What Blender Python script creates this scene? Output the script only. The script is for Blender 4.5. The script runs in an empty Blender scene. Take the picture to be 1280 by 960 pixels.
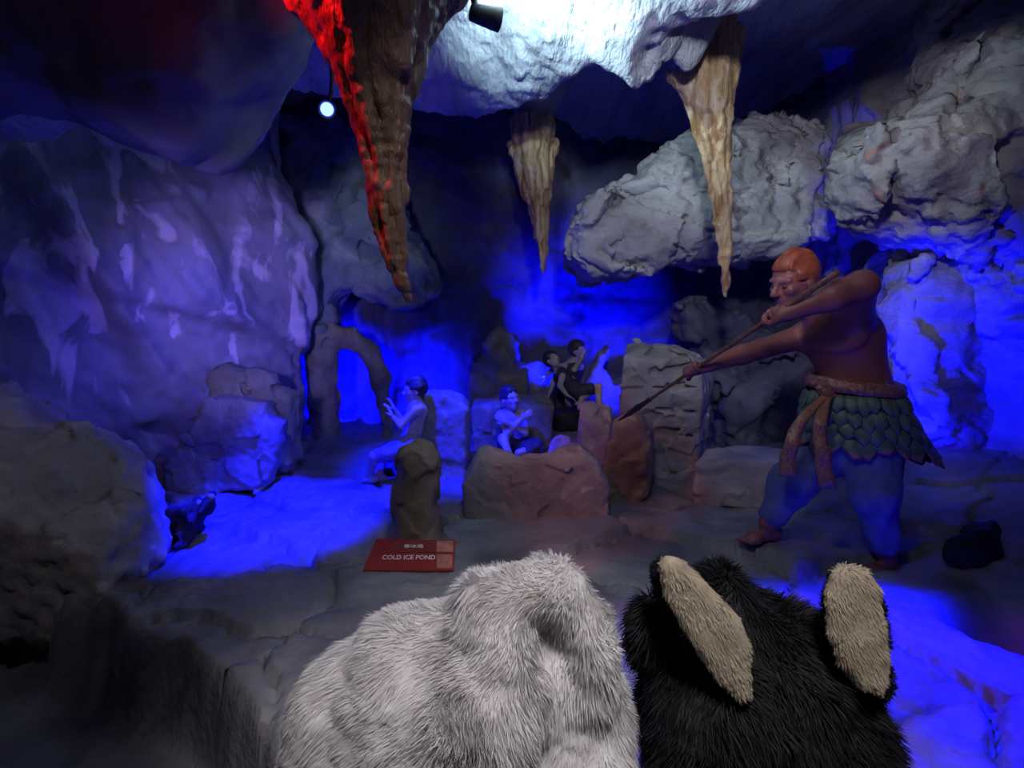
import bpy, bmesh, math, random
import numpy as np
import openvdb as vdb
from mathutils import Vector, Euler, Matrix

SC = bpy.context.scene
COL = SC.collection
random.seed(7)
RNG = np.random.default_rng(11)

# ------------------------------------------------------------------ camera
F = 700.0                       # focal length in pixels of the 1280x960 frame
PITCH = math.radians(8.0)
CZ = 1.25
CP, SP = math.cos(PITCH), math.sin(PITCH)
cam = bpy.data.cameras.new('camera'); cam.sensor_width = 36; cam.lens = F / 1280 * 36
cam.clip_start = 0.02
co = bpy.data.objects.new('camera', cam); COL.objects.link(co)
co.location = (0, 0, CZ); co.rotation_euler = (math.radians(90) - PITCH, 0, 0)
SC.camera = co


def at(px, py, Y):
    u = (px - 640) / F; v = (480 - py) / F
    d = np.array([u, CP + v * SP, -SP + v * CP])
    p = d * (Y / d[1]); p[2] += CZ
    return p


def onfloor(px, py, z=0.0):
    u = (px - 640) / F; v = (480 - py) / F
    d = np.array([u, CP + v * SP, -SP + v * CP])
    p = d * ((z - CZ) / d[2]); p[2] += CZ
    return p


def msize(px, Y):
    return px * Y / F * 0.99


# ------------------------------------------------------------------ numpy noise
def _h(i, j, k, s):
    n = (i.astype(np.int64) * 374761393 + j.astype(np.int64) * 668265263 + k.astype(np.int64) * 2147483647 + s * 974711) & 0xffffffff
    n = ((n ^ (n >> 13)) * 1274126177) & 0xffffffff
    n = ((n ^ (n >> 16)) * 2246822519) & 0xffffffff
    n = n ^ (n >> 15)
    return (n & 0xffff).astype(np.float32) / 32767.5 - 1.0


def vnoise(P, s=0):
    I = np.floor(P).astype(np.int64); f = (P - I).astype(np.float32)
    f = f * f * f * (f * (f * 6 - 15) + 10)
    r = 0
    for a in (0, 1):
        for b in (0, 1):
            for c in (0, 1):
                w = (f[..., 0] if a else 1 - f[..., 0]) * (f[..., 1] if b else 1 - f[..., 1]) * (f[..., 2] if c else 1 - f[..., 2])
                r = r + w * _h(I[..., 0] + a, I[..., 1] + b, I[..., 2] + c, s)
    return r


def fbm(P, scale=1.0, octv=4, s=0, gain=.5):
    r = 0; a = 1.0; Q = np.asarray(P, float) * scale
    for o in range(octv):
        r = r + a * vnoise(Q, s + o * 17); a *= gain; Q = Q * 2.03 + 11.7
    return r


def ridged(P, scale=1.0, octv=4, s=0):
    r = 0; a = 1.0; Q = np.asarray(P, float) * scale
    for o in range(octv):
        r = r + a * (1 - 2 * np.abs(vnoise(Q, s + o * 13))); a *= .5; Q = Q * 2.05 + 5.3
    return r


def facets(P, scale, s=0):
    """chipped-stone offset: nearest-cell height with a tilt, per 3-D cell"""
    Q = np.asarray(P, float) * scale
    I = np.floor(Q).astype(np.int64)
    best = np.full(len(Q), 9e9); val = np.zeros(len(Q))
    for a in (-1, 0, 1):
        for b in (-1, 0, 1):
            for c in (-1, 0, 1):
                J = I + np.array([a, b, c])
                o = np.stack([_h(J[:, 0], J[:, 1], J[:, 2], s + q) * .5 + .5 for q in (1, 2, 3)], 1)
                d = Q - (J + o)
                dd = (d * d).sum(1)
                g = np.stack([_h(J[:, 0], J[:, 1], J[:, 2], s + q) for q in (4, 5, 6)], 1)
                v = (d * g).sum(1) + .4 * _h(J[:, 0], J[:, 1], J[:, 2], s + 7)
                m = dd < best
                best[m] = dd[m]; val[m] = v[m]
    return val


def cracks(P, amp, scale, stretch, s=0, w=.06):
    """thin broken clefts running along the bedding of the rock"""
    c, sn = math.cos(.45), math.sin(.45)
    Q = np.stack([P[..., 0] * c - P[..., 2] * sn, P[..., 1], P[..., 0] * sn + P[..., 2] * c], -1) * np.array(stretch)
    n = fbm(Q, scale, 3, s); m = smooth(-.15, .35, fbm(P, scale * .9, 2, s + 50))
    return -amp * np.exp(-(n / w) ** 2) * m


def smooth(a, b, x):
    t = np.clip((x - a) / (b - a), 0, 1)
    return t * t * (3 - 2 * t)


# ------------------------------------------------------------------ object helpers
def props(o, label=None, cat=None, group=None, kind=None):
    if label: o['label'] = label
    if cat: o['category'] = cat
    if group: o['group'] = group
    if kind: o['kind'] = kind
    return o


def empty(name, loc, label, cat, group=None):
    o = bpy.data.objects.new(name, None); COL.objects.link(o); o.location = [float(c) for c in loc]
    o.empty_display_size = .1
    return props(o, label, cat, group)


def link(name, me, mat, parent=None, origin=None):
    o = bpy.data.objects.new(name, me); COL.objects.link(o)
    if mat: me.materials.append(mat)
    if parent is not None:
        o.parent = parent
    elif origin is not None:
        o.location = [float(c) for c in origin]
    return o


def world_of(parent):
    w = np.zeros(3)
    while parent is not None:
        w += np.array(parent.location); parent = parent.parent
    return w


def mesh_np(name, V, faces, mat, parent=None, origin=None, shade=True):
    """V in world coordinates; faces an (n,4) or (n,3) array or list"""
    V = np.asarray(V, float)
    off = world_of(parent) if parent is not None else (np.asarray(origin, float) if origin is not None else np.zeros(3))
    me = bpy.data.meshes.new(name)
    if isinstance(faces, np.ndarray):
        n, k = faces.shape
        me.vertices.add(len(V)); me.vertices.foreach_set('co', (V - off).astype(np.float32).ravel())
        me.loops.add(n * k); me.loops.foreach_set('vertex_index', faces.astype(np.int32).ravel())
        me.polygons.add(n); me.polygons.foreach_set('loop_start', np.arange(0, n * k, k, dtype=np.int32))
        me.polygons.foreach_set('loop_total', np.full(n, k, dtype=np.int32))
        me.update(calc_edges=True); me.validate()
    else:
        me.from_pydata((V - off).tolist(), [], [list(map(int, f)) for f in faces]); me.update()
    if shade:
        me.polygons.foreach_set('use_smooth', np.ones(len(me.polygons), dtype=bool))
    return link(name, me, mat, parent, origin)


def vnormals(V, Q):
    a, b, c = V[Q[:, 0]], V[Q[:, 1]], V[Q[:, 2]]
    d = V[Q[:, 3]] if Q.shape[1] == 4 else c
    n = np.cross(c - a, d - b) if Q.shape[1] == 4 else np.cross(b - a, c - a)
    N = np.zeros_like(V)
    for k in range(Q.shape[1]): np.add.at(N, Q[:, k], n)
    return N / (np.linalg.norm(N, axis=1, keepdims=True) + 1e-12)


def grid_faces(nu, nv, flip=False):
    i = np.arange(nu - 1)[:, None] * nv + np.arange(nv - 1)[None, :]
    f = np.stack([i, i + nv, i + nv + 1, i + 1], -1).reshape(-1, 4)
    return f[:, ::-1].copy() if flip else f


# ------------------------------------------------------------------ signed-distance sculpting
def smin(a, b, k):
    if k <= 0: return np.minimum(a, b)
    h = np.maximum(k - np.abs(a - b), 0) / k
    return np.minimum(a, b) - h * h * k * .25


def rotm(r):
    return r if isinstance(r, np.ndarray) and r.shape == (3, 3) else np.array(Euler(r).to_matrix())


class Sculpt:
    def __init__(s, lo, hi, h):
        s.lo = np.asarray(lo, float); s.h = h
        s.n = np.ceil((np.asarray(hi, float) - s.lo) / h).astype(int) + 1
        s.D = np.full(s.n, 1.0, np.float32)
        s.ax = [s.lo[i] + np.arange(s.n[i]) * h for i in range(3)]

    def sub(s, lo, hi):
        a = np.clip(np.floor((np.asarray(lo) - s.lo) / s.h).astype(int), 0, s.n - 1)
        b = np.clip(np.ceil((np.asarray(hi) - s.lo) / s.h).astype(int) + 1, 1, s.n)
        sl = tuple(slice(a[i], b[i]) for i in range(3))
        X, Y, Z = np.meshgrid(s.ax[0][sl[0]], s.ax[1][sl[1]], s.ax[2][sl[2]], indexing='ij')
        return sl, np.stack([X, Y, Z], -1)

    def put(s, sl, d, k, cut=False):
        if cut: s.D[sl] = -smin(-s.D[sl], d, k)
        else: s.D[sl] = smin(s.D[sl], d, k)

    def cap(s, a, b, ra, rb=None, k=.02, cut=False):
        rb = ra if rb is None else rb
        a = np.asarray(a, float); b = np.asarray(b, float); m = max(ra, rb) + k + 3 * s.h
        sl, P = s.sub(np.minimum(a, b) - m, np.maximum(a, b) + m)
        ab = b - a; L = max((ab * ab).sum(), 1e-9)
        t = np.clip(((P - a) @ ab) / L, 0, 1)
        d = np.linalg.norm(P - a - t[..., None] * ab, axis=-1) - (ra + (rb - ra) * t)
        s.put(sl, d, k, cut); return s

    def chain(s, pts, rs, k=.02):
        for i in range(len(pts) - 1): s.cap(pts[i], pts[i + 1], rs[i], rs[i + 1], k)
        return s

    def ell(s, c, r, rot=(0, 0, 0), k=.02, cut=False):
        c = np.asarray(c, float); r = np.asarray(r, float); m = r.max() + k + 3 * s.h
        sl, P = s.sub(c - m, c + m)
        R = rotm(rot)
        q = (P - c) @ R
        k0 = np.linalg.norm(q / r, axis=-1); k1 = np.linalg.norm(q / (r * r), axis=-1) + 1e-9
        d = k0 * (k0 - 1) / k1
        s.put(sl, d, k, cut); return s

    def box(s, c, half, rot=(0, 0, 0), rnd=.01, k=.01, cut=False):
        c = np.asarray(c, float); half = np.asarray(half, float); m = np.linalg.norm(half) + k + 3 * s.h
        sl, P = s.sub(c - m, c + m)
        q = np.abs((P - c) @ rotm(rot)) - (half - rnd)
        d = np.linalg.norm(np.maximum(q, 0), axis=-1) + np.minimum(q.max(-1), 0) - rnd
        s.put(sl, d, k, cut); return s

    def hull(s, pts, rnd=.02, k=0):
        pts = np.asarray(pts, float)
        bm = bmesh.new()
        for p in pts: bm.verts.new(p)
        bmesh.ops.convex_hull(bm, input=bm.verts)
        c = pts.mean(0); pl = []
        bm.normal_update()
        for f in bm.faces:
            n = np.array(f.normal); o = float(n @ np.array(f.verts[0].co))
            if n @ c > o: n, o = -n, -o
            if not any(np.allclose(n, q[0], atol=.02) and abs(o - q[1]) < .004 for q in pl): pl.append((n, o))
        bm.free()
        sl, P = s.sub(pts.min(0) - .1, pts.max(0) + .1)
        d = None
        for n, o in pl:
            e = (P @ n - o).astype(np.float32)
            d = e if d is None else -smin(-d, -e, rnd)
        s.put(sl, d, k); return s

    def prism(s, outline, Y, T, rnd=.05, lean=0.0, k=0, cut=False, Yo=None):
        """outline: pixel polygon seen at distance Y, T thick in depth; lean = change of depth with height"""
        pw = np.array([at(px, py, Yo or Y) for px, py in outline])
        poly = pw[:, [0, 2]]
        lo = np.array([poly[:, 0].min(), Y - T - abs(lean) * 2, poly[:, 1].min()]) - .15
        hi = np.array([poly[:, 0].max(), Y + T + abs(lean) * 2, poly[:, 1].max()]) + .15
        sl, P = s.sub(lo, hi)
        X = P[:, 0, :, 0]; Z = P[:, 0, :, 2]
        d2 = np.full(X.shape, 1e9); ins = np.zeros(X.shape, bool)
        n = len(poly)
        for i in range(n):
            a = poly[i]; b = poly[(i + 1) % n]; e = b - a
            t = np.clip(((X - a[0]) * e[0] + (Z - a[1]) * e[1]) / max((e * e).sum(), 1e-9), 0, 1)
            d2 = np.minimum(d2, (X - a[0] - t * e[0]) ** 2 + (Z - a[1] - t * e[1]) ** 2)
            c = ((a[1] > Z) != (b[1] > Z)) & (X < (b[0] - a[0]) * (Z - a[1]) / (b[1] - a[1] + 1e-12) + a[0])
            ins ^= c
        d2 = np.sqrt(d2); d2 = np.where(ins, -d2, d2)[:, None, :]
        zm = poly[:, 1].min()
        dy = np.abs(P[..., 1] - Y - lean * (P[..., 2] - zm)) - T / 2
        d = -smin(-(d2 + 0 * dy), -dy, rnd)
        s.put(sl, d, k, cut); return s

    def warp_noise(s, amp, scale, octv=3, seed=0, fac=0, facsc=3):
        sl, P = s.sub(s.lo, s.lo + s.n * s.h)
        near = np.abs(s.D) < 6 * s.h + amp * 3 + fac * 2
        q = P[near]
        d = amp * fbm(q, scale, octv, seed)
        if fac: d = d + fac * facets(q, facsc, seed + 3)
        s.D[near] += d.astype(np.float32); return s

    def extract(s):
        D = s.D.copy()
        for ax in range(3):        # close at the borders of the box
            idx = [slice(None)] * 3
            for e in (0, -1):
                idx[ax] = e; D[tuple(idx)] = np.maximum(D[tuple(idx)], s.h * .5)
        g = vdb.FloatGrid(background=1.0); g.copyFromArray(np.ascontiguousarray(D))
        p, q = g.convertToQuads(isovalue=0.0)
        V = s.lo + p.astype(float) * s.h
        Q = q.astype(np.int64)
        a = V[Q[:, 0]]; b = V[Q[:, 1]]; c = V[Q[:, 2]]
        if (a * np.cross(b, c)).sum() < 0: Q = Q[:, ::-1].copy()
        return V, Q

    def mesh(s, name, mat, parent=None, origin=None, disp=None, relax=0):
        V, Q = s.extract()
        for _ in range(relax):
            A = np.zeros_like(V); C = np.zeros(len(V))
            for i in range(4):
                j = Q[:, (i + 1) % 4]; np.add.at(A, Q[:, i], V[j]); np.add.at(C, Q[:, i], 1)
                np.add.at(A, j, V[Q[:, i]]); np.add.at(C, j, 1)
            V = V * .5 + .5 * A / C[:, None]
        if disp is not None:
            V = V + vnormals(V, Q) * disp(V)[:, None]
        return mesh_np(name, V, Q, mat, parent, origin)


def box_of(pts, m=.1):
    pts = np.asarray(pts, float); return pts.min(0) - m, pts.max(0) + m


# ------------------------------------------------------------------ materials
def nodes_of(name):
    m = bpy.data.materials.new(name); m.use_nodes = True
    nt = m.node_tree; return m, nt, nt.nodes, nt.links, nt.nodes['Principled BSDF']


def rgb(c): return (c[0], c[1], c[2], 1)


def ramp(N, stops):
    r = N.new('ShaderNodeValToRGB'); e = r.color_ramp.elements
    while len(e) < len(stops): e.new(.5)
    for i, (p, c) in enumerate(stops): e[i].position = p; e[i].color = rgb(c)
    return r


def mat_rock(name, c1, c2, c3, scale=3.0, rough=.75, bump=.5, fine=30, spec=.3, stretch=(1, 1, 1), patch=None, bdist=.02):
    m, nt, N, L, B = nodes_of(name)
    tc = N.new('ShaderNodeTexCoord'); mp = N.new('ShaderNodeMapping'); mp.inputs['Scale'].default_value = stretch
    L.new(tc.outputs['Object'], mp.inputs['Vector'])
    n1 = N.new('ShaderNodeTexNoise'); n1.inputs['Scale'].default_value = scale; n1.inputs['Detail'].default_value = 6; n1.inputs['Distortion'].default_value = .6
    L.new(mp.outputs[0], n1.inputs['Vector'])
    r1 = ramp(N, [(.32, c1), (.52, c2), (.72, c3)]); L.new(n1.outputs['Fac'], r1.inputs['Fac'])
    col = r1.outputs['Color']
    if patch:
        n3 = N.new('ShaderNodeTexNoise'); n3.inputs['Scale'].default_value = patch[1]; n3.inputs['Detail'].default_value = 3; n3.inputs['Distortion'].default_value = 1.2
        L.new(mp.outputs[0], n3.inputs['Vector'])
        r3 = ramp(N, [(patch[2], (0, 0, 0)), (patch[2] + .06, (1, 1, 1))]); L.new(n3.outputs['Fac'], r3.inputs['Fac'])
        mx = N.new('ShaderNodeMix'); mx.data_type = 'RGBA'; L.new(r3.outputs['Color'], mx.inputs['Factor'])
        L.new(col, mx.inputs['A']); mx.inputs['B'].default_value = rgb(patch[0]); col = mx.outputs['Result']
    L.new(col, B.inputs['Base Color'])
    B.inputs['Roughness'].default_value = rough; B.inputs['Specular IOR Level'].default_value = spec
    n2 = N.new('ShaderNodeTexNoise'); n2.inputs['Scale'].default_value = fine; n2.inputs['Detail'].default_value = 8
    L.new(mp.outputs[0], n2.inputs['Vector'])
    ad = N.new('ShaderNodeMath'); ad.operation = 'ADD'; L.new(n1.outputs['Fac'], ad.inputs[0]); L.new(n2.outputs['Fac'], ad.inputs[1])
    bp = N.new('ShaderNodeBump'); bp.inputs['Strength'].default_value = bump; bp.inputs['Distance'].default_value = bdist
    L.new(ad.outputs[0], bp.inputs['Height']); L.new(bp.outputs[0], B.inputs['Normal'])
    return m


def mat_plain(name, c, rough=.6, metal=0, var=.25, scale=40, bump=.15, spec=.4, sheen=0):
    m, nt, N, L, B = nodes_of(name)
    tc = N.new('ShaderNodeTexCoord'); n = N.new('ShaderNodeTexNoise'); n.inputs['Scale'].default_value = scale; n.inputs['Detail'].default_value = 4
    L.new(tc.outputs['Object'], n.inputs['Vector'])
    r = ramp(N, [(.3, [x * (1 - var) for x in c]), (.7, [min(1, x * (1 + var)) for x in c])]); L.new(n.outputs['Fac'], r.inputs['Fac'])
    L.new(r.outputs['Color'], B.inputs['Base Color'])
    B.inputs['Roughness'].default_value = rough; B.inputs['Metallic'].default_value = metal; B.inputs['Specular IOR Level'].default_value = spec
    if bump:
        bp = N.new('ShaderNodeBump'); bp.inputs['Strength'].default_value = bump; bp.inputs['Distance'].default_value = .004
        L.new(n.outputs['Fac'], bp.inputs['Height']); L.new(bp.outputs[0], B.inputs['Normal'])
    return m


def mat_emit(name, c, s):
    m, nt, N, L, B = nodes_of(name)
    B.inputs['Base Color'].default_value = rgb(c); B.inputs['Emission Color'].default_value = rgb(c); B.inputs['Emission Strength'].default_value = s
    return m


def mat_fur(name, c, c2, rough=.6):
    m, nt, N, L, B = nodes_of(name)
    g = N.new('ShaderNodeTexCoord'); n = N.new('ShaderNodeTexNoise'); n.inputs['Scale'].default_value = 18; n.inputs['Detail'].default_value = 3
    L.new(g.outputs['Object'], n.inputs['Vector'])
    r = ramp(N, [(.35, c2), (.65, c)]); L.new(n.outputs['Fac'], r.inputs['Fac']); L.new(r.outputs['Color'], B.inputs['Base Color'])
    B.inputs['Roughness'].default_value = rough; B.inputs['Specular IOR Level'].default_value = .25
    tr = N.new('ShaderNodeBsdfTranslucent'); L.new(r.outputs['Color'], tr.inputs['Color'])
    mx = N.new('ShaderNodeMixShader'); mx.inputs[0].default_value = .35
    L.new(B.outputs[0], mx.inputs[1]); L.new(tr.outputs[0], mx.inputs[2])
    L.new(mx.outputs[0], N['Material Output'].inputs['Surface'])
    return m


M = {}
M['floor'] = mat_rock('slate_floor', (.10, .10, .115), (.20, .20, .22), (.30, .29, .30), 2.2, .6, .5, 26, .4)
M['wall'] = mat_rock('painted_cave_wall', (.20, .19, .24), (.30, .29, .35), (.42, .40, .46), 1.6, .6, .45, 14, .4, (1.5, 1.5, .62), ((.74, .64, .74), 2.1, .565))
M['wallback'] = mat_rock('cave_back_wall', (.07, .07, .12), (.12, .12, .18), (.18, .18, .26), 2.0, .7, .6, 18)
M['outcrop'] = mat_rock('pale_grey_rock', (.34, .33, .34), (.50, .49, .51), (.62, .60, .60), 2.2, .75, .7, 16, .3, (1, 1, 1.6), bdist=.03)
M['outright'] = mat_rock('grey_brown_rock', (.22, .21, .22), (.36, .34, .34), (.48, .44, .42), 2.2, .75, .7, 16, .3, (1, 1, 1.6), ((.40, .24, .20), 2.0, .64), bdist=.03)
M['teal'] = mat_rock('teal_grey_rock', (.12, .15, .17), (.22, .26, .29), (.42, .42, .38), 3.4, .75, .6, 20)
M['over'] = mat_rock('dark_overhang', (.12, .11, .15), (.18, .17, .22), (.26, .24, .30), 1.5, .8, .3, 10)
M['ceiling'] = mat_rock('lacquered_ceiling', (.30, .33, .36), (.46, .50, .53), (.62, .66, .68), 3.0, .30, .9, 22, .7, (1.6, .5, 1), bdist=.03)
M['stal_red'] = mat_rock('brown_dripstone', (.16, .085, .05), (.26, .15, .09), (.36, .23, .14), 5, .28, .6, 45, .6, (3, 3, .6))
M['stal_cream'] = mat_rock('cream_dripstone', (.30, .15, .05), (.60, .42, .22), (.78, .68, .50), 6, .3, .5, 50, .6, (3, 3, .6))
M['brown'] = mat_rock('brown_boulder', (.14, .11, .08), (.24, .19, .14), (.36, .31, .25), 3.5, .7, .6, 24)
M['tan'] = mat_rock('tan_boulder', (.20, .16, .10), (.32, .27, .18), (.44, .39, .30), 3.5, .7, .6, 24)
M['greyrock'] = mat_rock('grey_boulder', (.20, .19, .19), (.32, .30, .30), (.44, .42, .41), 3, .7, .6, 22)
M['pale'] = mat_rock('pale_boulder', (.34, .31, .32), (.48, .45, .46), (.60, .56, .56), 3, .7, .6, 22)
M['darkrock'] = mat_rock('dark_boulder', (.015, .015, .015), (.035, .033, .032), (.08, .075, .07), 3, .7, .6, 22)
M['archrock'] = mat_rock('olive_rock', (.16, .155, .10), (.28, .27, .19), (.38, .36, .27), 3.5, .75, .6, 22)
M['demon'] = mat_plain('red_brown_skin', (.25, .095, .095), .45, var=.2, scale=9, bump=.1)
M['skin'] = mat_plain('plaster_skin', (.52, .42, .38), .5, var=.15, scale=12, bump=.1)
M['hair_red'] = mat_plain('rust_hair', (.26, .06, .03), .45, var=.3, scale=30, bump=.3)
M['hair_dark'] = mat_plain('dark_hair', (.05, .04, .05), .5, var=.5, scale=60, bump=.6)
M['trouser_blue'] = mat_plain('blue_cloth', (.10, .14, .32), .7, scale=14, bump=.4)
M['cloth_dark'] = mat_plain('dark_cloth', (.05, .05, .07), .75, scale=20, bump=.4)
M['cloth_violet'] = mat_plain('violet_cloth', (.22, .20, .38), .7, scale=16, bump=.4)
M['sash'] = mat_plain('glittery_sash', (.26, .12, .09), .3, var=.6, scale=120, bump=.9, spec=.7)
M['leaf'] = mat_plain('painted_leaf', (.10, .17, .12), .5, var=.4, scale=18, bump=.3)
M['leaf_tip'] = mat_plain('leaf_tip', (.28, .18, .10), .5, var=.3, scale=18, bump=.3)
M['wood'] = mat_plain('spear_wood', (.16, .08, .05), .4, var=.5, scale=60, bump=.3)
M['iron'] = mat_plain('dark_iron', (.06, .06, .07), .4, .6, bump=.1)
M['lampbody'] = mat_plain('lamp_housing', (.035, .03, .03), .5, .0, bump=.05)
M['sign'] = mat_plain('red_sign_lacquer', (.30, .035, .035), .25, var=.15, scale=8, bump=.05, spec=.6)
M['sign_dark'] = mat_plain('dark_red', (.20, .03, .03), .35, var=.2, scale=20, bump=.05)
M['sign_pale'] = mat_plain('pale_red', (.50, .20, .17), .25, var=.3, scale=30, bump=.05)
M['lettering'] = mat_plain('white_lettering', (.80, .76, .74), .5, bump=0, var=.05)
M['fur_white'] = mat_fur('white_fur', (.86, .84, .84), (.66, .63, .62))
M['fur_black'] = mat_fur('black_fur', (.030, .028, .032), (.012, .012, .014))
M['fur_cream'] = mat_fur('cream_fur', (.66, .58, .44), (.50, .42, .31))
M['lens_white'] = mat_emit('white_lamp_lens', (.85, .97, 1), 60)
M['lens_blue'] = mat_emit('blue_lamp_lens', (.07, .11, 1), 9)
M['blackmetal'] = M['lampbody']

# ================================================================== SETTING
# ---- floor : slabs of slate with cracks, dropping to the walkway in front
edge_x = np.array([-5, -2.6, -2.2, -1.75, -1.35, -1.1, -.8, -.45, 0, .5, 1.2, 5])
edge_y = np.array([2.9, 2.75, 2.5, 2.2, 2.02, 1.85, 1.55, 1.25, 1.1, 1.05, 1.0, 1.0])


def floor_z(X, Y):
    P = np.stack([X, Y, 0 * X], -1)
    wx = X + .10 * fbm(P, 2.2, 3, 5); wy = Y + .10 * fbm(P, 2.2, 3, 9)
    r = np.random.default_rng(5); S = np.stack([r.uniform(-4, 4.5, 150), r.uniform(.6, 7.2, 150)], 1)
    hz = r.uniform(-.03, .03, 150); tl = r.uniform(-.06, .06, (150, 2))
    d1 = np.full(X.shape, 1e9); d2 = d1.copy(); idx = np.zeros(X.shape, int)
    for i, (sx, sy) in enumerate(S):
        d = np.sqrt((wx - sx) ** 2 + ((wy - sy) * 1.3) ** 2)
        m = d < d1
        d2 = np.where(m, d1, np.minimum(d2, d)); d1 = np.where(m, d, d1); idx[m] = i
    z = hz[idx] + tl[idx, 0] * (wx - S[idx, 0]) + tl[idx, 1] * (wy - S[idx, 1])
    z = z - .075 * (1 - smooth(.0, .03, d2 - d1))
    z = z + .016 * fbm(P, 5, 5, 3, .6) + .006 * ridged(P, 9, 3, 6)
    # rising ground right behind the guard, sunken hollow at the right edge
    z = z + .30 * smooth(1.9, 3.0, X) * smooth(2.1, 2.7, Y + .25 * (X - 2)) + .10 * smooth(4.6, 6.2, Y)
    z = z - .45 * np.exp(-(((X - 2.02) / .14) ** 2 + ((Y - 2.12) / .14) ** 2))
    e = np.interp(X, edge_x, edge_y) + .05 * fbm(P, 4, 3, 21)
    t = smooth(-.10, .02, Y - e)
    return z * t + (1 - t) * (-.42)


nu, nv = 430, 340
gx, gy = np.meshgrid(np.linspace(-4.2, 4.6, nu), .0 + 7.0 * np.linspace(0, 1, nv) ** 1.25, indexing='ij')
gz = floor_z(gx, gy)
props(mesh_np('floor', np.stack([gx, gy, gz], -1).reshape(-1, 3), grid_faces(nu, nv), M['floor']), kind='structure')


def fz(x, y): return float(floor_z(np.array([float(x)]), np.array([float(y)]))[0])


# ---- ceiling : lacquered rock that ends in a lip, dark recess behind
def ceil_z(X, Y):
    P = np.stack([X, Y, 0 * X], -1)
    lip = np.interp(X, [-2.2, -1.4, -.78, -.47, -.12, .26, .47, .68, .89, 1.05, 1.6, 3], [3.6, 3.9, 4.10, 4.36, 4.26, 3.85, 3.5, 3.18, 2.90, 2.74, 2.3, 1.7]) + .10 * fbm(P, 3, 5, 2, .65)
    z = 2.61 + .27 * smooth(0, .9, lip - Y) + .05 * fbm(P, 1.3, 3, 4) + .014 * ridged(P * np.array([1, .45, 1]), 8, 4, 8)
    z = z + .75 * smooth(-.02, .5, Y - lip) - .75 * smooth(5.7, 6.8, Y)
    for (cx, cy, a, wx, wy) in ((.20, 5.3, .68, .28, .28), (1.20, 3.62, .55, .26, .26), (.95, 3.30, .80, .26, .14), (-.32, 2.2, .10, .35, .35)):
        z = z - a * np.exp(-((X - cx) / wx) ** 2 - ((Y - cy) / wy) ** 2)
    return z - .48 * smooth(-1.8, -3.4, X)


nu, nv = 330, 330
gx, gy = np.meshgrid(np.linspace(-4.0, 4.4, nu), np.linspace(-.3, 7.0, nv), indexing='ij')
gz = ceil_z(gx, gy)
ceiling = props(mesh_np('ceiling', np.stack([gx, gy, gz], -1).reshape(-1, 3), grid_faces(nu, nv, True), M['ceiling']), kind='structure')

# ---- back wall
nu, nv = 260, 150
gx, gz = np.meshgrid(np.linspace(-4.0, 4.4, nu), np.linspace(-.3, 3.7, nv), indexing='ij')
P = np.stack([gx, 0 * gx, gz], -1)
gy = 6.35 + .22 * fbm(P, .9, 4, 31) + .05 * ridged(P, 2.6, 4, 33) - .5 * smooth(1.6, 4, np.abs(gx)) - .25 * smooth(.6, 0, gz) - .3 * smooth(2.0, 3.0, gz)
gy = gy - cracks(P, .06, 1.5, (1, 1, .8), 38); gy = gy - .45 * np.exp(-(((gx + 1.05) / .5) ** 2)) + .02 * ridged(P * np.array([3, 1, .5]), 3, 3, 36)
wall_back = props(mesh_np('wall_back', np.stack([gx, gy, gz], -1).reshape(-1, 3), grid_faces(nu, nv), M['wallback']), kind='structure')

# ---- left wall : a draped rock face that ends in a rounded edge
plan = np.array([(-3.9, .3), (-3.7, 1.4), (-3.35, 2.5), (-2.95, 3.3), (-2.45, 3.95), (-2.0, 4.35), (-1.74, 4.52), (-1.66, 4.66), (-1.74, 4.85), (-2.1, 5.1), (-2.9, 5.4), (-4.0, 5.6)])
sl = np.r_[0, np.cumsum(np.linalg.norm(np.diff(plan, axis=0), axis=1))]
nu, nv = 300, 190
t = np.linspace(0, sl[-1], nu)
bx = np.interp(t, sl, plan[:, 0]); by = np.interp(t, sl, plan[:, 1])
for _ in range(14):
    bx[1:-1] = (bx[:-2] + bx[1:-1] * 2 + bx[2:]) / 4; by[1:-1] = (by[:-2] + by[1:-1] * 2 + by[2:]) / 4
tx = np.gradient(bx); ty = np.gradient(by); ln = np.hypot(tx, ty); nx, ny = ty / ln, -tx / ln
zz = np.linspace(-.3, 3.7, nv)
BX, Z = np.meshgrid(bx, zz, indexing='ij'); BY, _ = np.meshgrid(by, zz, indexing='ij')
TT, _ = np.meshgrid(t, zz, indexing='ij')
NX, _ = np.meshgrid(nx, zz, indexing='ij'); NY, _ = np.meshgrid(ny, zz, indexing='ij')
diag = np.stack([TT + .55 * Z, 0 * Z, Z * .35 - .1 * TT], -1)
off = .10 * fbm(diag, 2.2, 3, 41) + .05 * ridged(diag, 2.6, 3, 44) + .02 * fbm(np.stack([TT, 0 * Z, Z], -1), 5, 4, 47)
off = off + .02 * facets(np.stack([BX, BY, Z * .6], -1).reshape(-1, 3), 4.0, 48).reshape(BX.shape) + .014 * fbm(np.stack([TT, 0 * Z, Z], -1), 11, 3, 49)
off = off - .10 * smooth(.9, .1, Z) + .16 * np.exp(-((Z - 1.25) / .35) ** 2) * smooth(5.2, 6.4, TT) - .22 * smooth(1.75, 2.5, Z)
# a ledge seam running down to the right, dividing the drape from the panel under it
off = off - .10 * smooth(.06, -.06, Z - (.86 + .30 * (5.2 - TT))) 
wall_left = props(mesh_np('wall_left', np.stack([BX + NX * off, BY + NY * off, Z], -1).reshape(-1, 3), grid_faces(nu, nv), M['wall']), kind='structure')

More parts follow.
